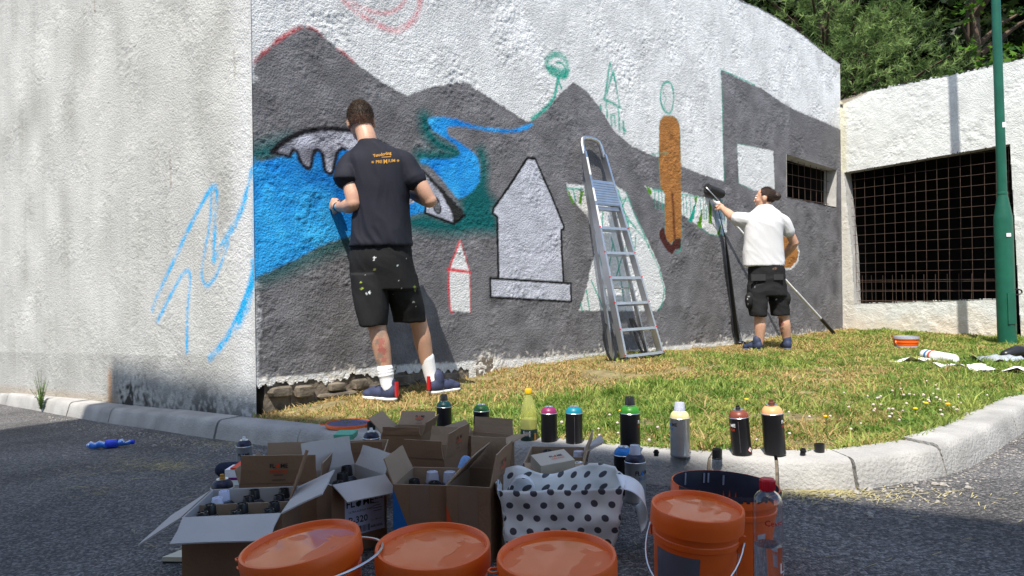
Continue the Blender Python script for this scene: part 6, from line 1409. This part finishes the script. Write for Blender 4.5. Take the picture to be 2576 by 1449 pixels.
# shorts
mb = MB(); eloft(mb, [pring(886, 1033, 608, Y, .12), pring(881, 1036, 650, Y, .128), pring(882, 1046, 690, Y + .02, .132), pring(888, 1054, 728, Y + .03, .125)], 30, 2.4)
eloft(mb, [pring(883, 972, 690, 4.44, .115), pring(887, 974, 735, 4.43, .112), pring(895, 975, 775, 4.42, .105), pring(904, 974, 806, 4.41, .100), pring(907, 973, 819, 4.41, .097)], 26)
eloft(mb, [pring(965, 1048, 690, 4.48, .115), pring(974, 1058, 735, 4.51, .112), pring(984, 1066, 770, 4.54, .105), pring(991, 1070, 798, 4.565, .100), pring(992, 1071, 808, 4.57, .097)], 26)
me = remesh(mb, .005, 4, M['shorts'], 'shorts'); wrinkle(me, .012, 8, 2.5, 9.1, .5, extra=lambda V: .5 + np.clip((.9 - V[:, 2]) * 1.5, 0, 1.2))
V = coords(me); col = np.tile(np.array((.013, .013, .014)), (len(V), 1)); Vj = V + rn.normal(0, .002, V.shape)
for px, py, r, cc in ((942, 648, .011, (.7, .7, .7)), (940, 655, .009, (.6, .6, .6)), (942, 678, .013, (.16, .16, .05)), (907, 711, .008, (.3, .4, .06)), (911, 725, .011, (.26, .34, .05)), (922, 738, .010, (.6, .65, .65)), (929, 737, .014, (.7, .75, .74)), (1000, 667, .010, (.35, .42, .42)), (1043, 722, .013, (.14, .18, .04)), (1044, 730, .009, (.16, .2, .05)), (1040, 760, .009, (.45, .45, .45)), (1003, 705, .004, (.5, .5, .5)), (1030, 690, .004, (.4, .4, .4)), (1010, 725, .003, (.4, .4, .4)), (1020, 650, .003, (.5, .5, .5)), (990, 740, .003, (.4, .4, .4)), (1046, 772, .004, (.4, .4, .4)), (920, 690, .003, (.3, .3, .3))):
    m = near_ray(Vj, px, py, r * .62) & (V[:, 1] < 4.55); col[m] = np.array(cc)
attr(me, col); link('shorts', localise(me, base), p1o)
# socks, shoes
def sock(pts, rad, folds, par, base):
    mb = MB(); limb(mb, pts, rad)
    for f in folds: q = pts[0].lerp(pts[1], f); d = (pts[1] - pts[0]).normalized(); mb.tube([q - d * .006, q, q + d * .006], [rad[0] * 1.0, rad[0] * 1.09, rad[0] * 1.0], 16)
    me = remesh(mb, .006, 1, M['sock'], 'sock'); link('sock', localise(me, base), par)
sock([W(968, 925, 4.42), W(973, 955, 4.42), W(978, 978, 4.42), W(978, 986, 4.43)], [.047, .043, .041, .038], (.1, .35, .6), p1o, base)
sock([W(1074, 899, 4.62), W(1082, 938, 4.63), W(1089, 960, 4.63), W(1090, 968, 4.64)], [.046, .042, .041, .038], (), p1o, base)
def shoe(heel, toe, par, base, pull=True, s=1., upm='shoe', solem='sole'):
    d = (toe - heel); L = d.length; d.normalize(); up = Vector((0, 0, 1)); d = (d - up * d.z).normalized() if abs(d.z) < .5 else d; x = d.cross(up).normalized(); B = Matrix(((x.x, d.x, up.x), (x.y, d.y, up.y), (x.z, d.z, up.z)))
    mb = MB(); mb.ell(heel + d * .045 * s + up * .045, (.046 * s, .060 * s, .056 * s), B); mb.ell(heel + d * L * .5 + up * .035, (.043 * s, .10 * s, .042 * s), B); mb.ell(heel + d * (L - .06 * s) + up * .026, (.045 * s, .065 * s, .030 * s), B)
    limb(mb, [heel + d * .05 * s + up * .07, heel + d * .05 * s + up * .1], [.047 * s, .045 * s]); me = remesh(mb, .006, 2, M[upm], 'shoe'); so = link('shoe', localise(me, base), par)
    mb = MB(); mb.ell(heel + d * .05 * s + up * .005, (.044 * s, .062 * s, .020), B); mb.ell(heel + d * L * .5 + up * .004, (.045 * s, .10 * s, .018), B); mb.ell(heel + d * (L - .065 * s) + up * .004, (.050 * s, .072 * s, .018), B); me = remesh(mb, .006, 2, M[solem], 'sole'); link('sole', localise(me, base), so)
    if pull:
        mb = MB(); mb.box((0, 0, 0), (.020 * s, .012, .085), Matrix.Translation(heel - d * .016 + up * .066 + Vector((0, -.012, 0)) - Vector(base)) @ B.to_4x4()); part('pull_tab', mb, M['red'], so)
    mb = MB()
    for k in range(4):
        c = heel + d * (L * .42 + k * .026) * 1. + up * (.082 - k * .010) - Vector(base); mb.tube([c - x * .026, c + up * .006, c + x * .026], .003, 6)
    part('laces', mb, M['black'], so, 60)
zg = lambda p: Vector((p.x, p.y, gz(p.x, p.y) + .012))
h_ = W(994, 1010, 4.40); shoe(zg(h_), zg(h_ + Vector((-.21, .13, 0))), p1o, base)
h_ = W(1084, 993, 4.60); shoe(zg(h_), zg(h_ + Vector((.16, .19, 0))), p1o, base)
mb = MB(); aw = (wrl - ell_).normalized(); wc = wrl - aw * .012; mb.tube([wc - aw * .011, wc + aw * .011], .0325, 18); mb.mi = 1; mb.ell(wc + Vector((-.004, -.032, .0)), (.018, .007, .018), None, 14, 8)
part('wrist_watch', mb, [M['black'], M['tin']], p1o, 40, world=True)

# --- the man with the roller
Y = 7.05; b2_ = W(1945, 880, Y); base = (b2_.x, b2_.y, b2_.z); B2 = basis((-.90, .42, -.02), (-.04, 0, 1)); hc = W(1923, 500, 7.05)
mb = MB(); head(mb, hc, B2, .86)
limb(mb, [W(1928, 545, 7.05), W(1926, 527, 7.05), W(1924, 508, 7.05)], [.06, .052, .05])
eloft(mb, [pring(1885, 1965, 680, Y, .09), pring(1885, 1962, 620, Y, .085), pring(1882, 1966, 560, Y, .085), pring(1895, 1955, 540, Y, .07)])
shl, ell_, wrl = W(1876, 551, 7.05), W(1842, 545, 7.26), W(1819, 525, 7.44)
limb(mb, [shl, shl.lerp(ell_, .5), ell_], [.036, .043, .042]); limb(mb, [ell_, ell_.lerp(wrl, .35) , ell_.lerp(wrl, .75), wrl], [.043, .043, .033, .027])
hand(mb, wrl, (-.45, .5, .5), (.2, .55, -.4), 1, (1.2, 1.3, .9), .92)
shr, elr, wrr = W(1973, 558, 7.05), W(1998, 611, 7.10), W(1974, 645, 7.22)
limb(mb, [shr, shr.lerp(elr, .5), elr], [.036, .043, .040]); limb(mb, [elr, elr.lerp(wrr, .35), elr.lerp(wrr, .75), wrr], [.042, .042, .033, .027])
hand(mb, wrr, (-.4, .5, -.5), (-.6, .3, .5), -1, (1.2, 1.2, .9), .92)
limb(mb, [W(1905, 700, 7.05), W(1909, 750, 7.03), W(1911, 798, 7.02), W(1912, 820, 7.02), W(1911, 850, 7.03), W(1910, 872, 7.03), W(1909, 882, 7.03)], [.078, .068, .050, .054, .042, .032, .035])
limb(mb, [W(1952, 700, 7.08), W(1963, 750, 7.08), W(1971, 796, 7.08), W(1974, 818, 7.08), W(1978, 846, 7.10), W(1981, 868, 7.10), W(1981, 878, 7.10)], [.078, .068, .050, .054, .042, .032, .035])
me = remesh(mb, .0055, 3, M['skin'], 'person'); V = coords(me); col = np.tile(SK * 1.05, (len(V), 1)); Vj = V + rn.normal(0, .004, V.shape)
for px, py, r, cc in ((1962, 806, .022, (.28, .13, .10)), (1966, 815, .022, (.25, .10, .08)), (1960, 820, .016, (.10, .09, .08)), (1968, 826, .014, (.2, .12, .1)), (1966, 838, .010, (.18, .12, .1)), (1983, 613, .012, (.3, .2, .15))):
    m = near_ray(Vj, px, py, r); col[m] = np.array(cc)
attr(me, col); localise(me, base); p2o = link('person', me); p2o.location = base
tag(p2o, 'man with hair bun, white t-shirt and black cargo shorts stretching towards the wall', 'person')
hair('hair', hc, B2, .86, lambda q: q.y < .04 and q.z > -.07 and (q.z > .0 or q.y < -.02), p2o, base, (.032, .016, .010), lambda q, n: n * .25 + Vector((-q.x * 3, -1, -.25)), .028, 3000, 1.03)
mb = MB(); bc = W(1954, 494, 7.06); mb.ell((0, 0, 0), (.044, .044, .040), None, 20, 14)
for p in mb.v: p *= 1 + .18 * mnoise.noise(p * 40); p += bc - Vector(base)
mb2 = mb; part('hair_bun', mb2, M['hair2'], p2o, 60)
eyes(hc, B2, .86, p2o, base)
mb = MB()
eloft(mb, [pring(1870, 1971, 669, Y, .115), pring(1871, 1969, 630, Y, .113), pring(1873, 1968, 595, Y, .112), pring(1874, 1970, 568, Y, .108), pring(1876, 1972, 552, Y, .10), pring(1884, 1962, 536, Y, .088), pring(1902, 1946, 524, Y, .066), pring(1908, 1941, 518, Y, .056)], 30, 2.4)
limb(mb, [W(1900, 556, 7.05), W(1872, 553, 7.08), W(1856, 551, 7.15)], [.076, .072, .068]); limb(mb, [W(1956, 550, 7.05), W(1974, 560, 7.05), W(1983, 582, 7.07)], [.062, .058, .060])
me = remesh(mb, .007, 3, M['shirt_white'], 't_shirt'); wrinkle(me, .012, 9, 2.2, 5.5, .65); link('t_shirt', localise(me, base), p2o)
mb = MB(); eloft(mb, [pring(1884, 1970, 660, Y, .105), pring(1884, 1973, 690, Y, .112), pring(1883, 1977, 730, Y, .112), pring(1884, 1980, 744, Y, .108)], 28)
eloft(mb, [pring(1883, 1930, 715, 7.04, .10), pring(1882, 1929, 750, 7.03, .095), pring(1885, 1927, 780, 7.02, .09), pring(1887, 1926, 795, 7.02, .088)], 24); eloft(mb, [pring(1930, 1977, 715, 7.07, .10), pring(1935, 1981, 750, 7.08, .095), pring(1939, 1984, 778, 7.08, .09), pring(1941, 1985, 793, 7.08, .088)], 24)
for (x, y, Yq) in ((1884, 757, 6.99), (1979, 752, 7.04)): mb.ell(W(x, y, Yq), (.03, .055, .075), None, 14, 10)
me = remesh(mb, .008, 2, M['shorts'], 'cargo_shorts'); wrinkle(me, .011, 9, 3, 1.7, 1.2)
V = coords(me); col = np.tile(np.array((.014, .014, .015)), (len(V), 1)); Vj = V + rn.normal(0, .002, V.shape)
for px, py, r, cc in ((1951, 675, .014, (.14, .08, .06)), (1945, 676, .01, (.2, .12, .1)), (1953, 754, .008, (.35, .35, .3)), (1883, 745, .012, (.28, .28, .28)), (1880, 752, .010, (.4, .4, .4)), (1904, 712, .008, (.16, .16, .16)), (1898, 722, .006, (.2, .2, .2)), (1912, 706, .006, (.14, .14, .14)), (1882, 765, .008, (.3, .3, .3))):
    m = near_ray(Vj, px, py, r * .7); col[m] = np.array(cc)
attr(me, col); cs = link('cargo_shorts', localise(me, base), p2o)
for (x0, x1, y0, y1) in ((1890, 1925, 690, 706), (1946, 1970, 690, 704)):
    mb = MB(); mb.box((0, 0, 0), ((x1 - x0) * Y / FPX, .014, (y1 - y0) * Y / FPX), Matrix.Translation(W((x0 + x1) / 2, (y0 + y1) / 2, Y - .112) - Vector(base))); part('pocket_flap', mb, mk('pocket_cloth', (.022, .022, .023), .85), cs)
M['shoe2'] = mk('shoe_navy', lin(44, 54, 80), .7, .2, 20); M['sole2'] = mk('sole_navy', lin(70, 76, 92), .7)
h_ = W(1914, 884, 6.98); shoe(zg(h_), zg(h_ + Vector((-.10, .20, 0))), p2o, base, False, .9, 'shoe2', 'sole2')
h_ = W(1983, 880, 7.05); shoe(zg(h_), zg(h_ + Vector((.03, .22, 0))), p2o, base, False, .9, 'shoe2', 'sole2')

# roller on its extension pole, held by the man
ra, rb_ = onwall(1779, 473, A, DM, NM, .04), onwall(1815, 488, A, DM, NM, .04)
hp = wrl + Vector((-.45, .5, .5)).normalized() * .075 + Vector((.2, .55, -.4)).normalized() * .02; pe = W(2098, 838, 8.55)
t = thing('paint_roller', 'dark paint roller on a long white pole held by the man', 'paint roller', hp)
mb = MB(); mb.tube([ra, ra.lerp(rb_, .5), rb_], .045, 20); part('roller_sleeve', mb, mk('wet_black_nap', (.016, .016, .018), .5, .3, 60, .5, 200), t, 40, world=True)
mb = MB(); ax = (rb_ - ra).normalized(); e = ra - ax * .015; mb.tube([ra, e, e - N3v * -.05 + Vector((0, 0, -.05)), ra.lerp(rb_, .55) + N3v * .06 + Vector((0, 0, -.12)), hp + (hp - pe).normalized() * .08, hp], .005, 8); part('frame', mb, M['alu'], t, 60, world=True)
dirp = (pe - hp).normalized(); Lp = (pe - hp).length
mb = MB(); mb.tube([hp - dirp * .10, hp + dirp * Lp * .66], .013, 12); part('pole', mb, M['white'], t, 40, world=True)
mb = MB(); mb.tube([hp + dirp * Lp * .64, hp + dirp * Lp * .88], .0155, 12); part('pole_sleeve', mb, mk('pole_grey', (.55, .55, .56), .45, .05), t, 40, world=True)
mb = MB(); mb.tube([hp + dirp * Lp * .87, hp + dirp * Lp * .885, pe - dirp * .02, pe], [.017, .021, .021, .018], 12); part('grip', mb, M['black'], t, 40, world=True)
# dark pole leaning on the wall
q0 = onwall(1803, 512, A, DM, NM, .03); q1 = onwall(1825, 600, A, DM, NM, .03); q2 = onwall(1856, 858, A, DM, NM, .045); q2.z = gz(q2.x, q2.y) + .01
t = thing('pole', 'slim black pole with thick lower end leaning on the mural', 'pole', q2)
mb = MB(); mb.tube([q1, q0], [.005, .0035], 10); part('thin_rod', mb, M['black'], t, 60, world=True)
mb = MB(); mb.tube([q2, q2 + (q1 - q2) * .04, q2.lerp(q1, .5), q2.lerp(q1, .85), q1], [.022, .024, .020, .013, .006], 14); part('thick_shaft', mb, M['black'], t, 60, world=True)
mb = MB(); mb.ell(q2 + Vector((.025, -.02, .01)), (.05, .035, .022), None, 14, 8); part('foot', mb, M['black'], t, 60, world=True)
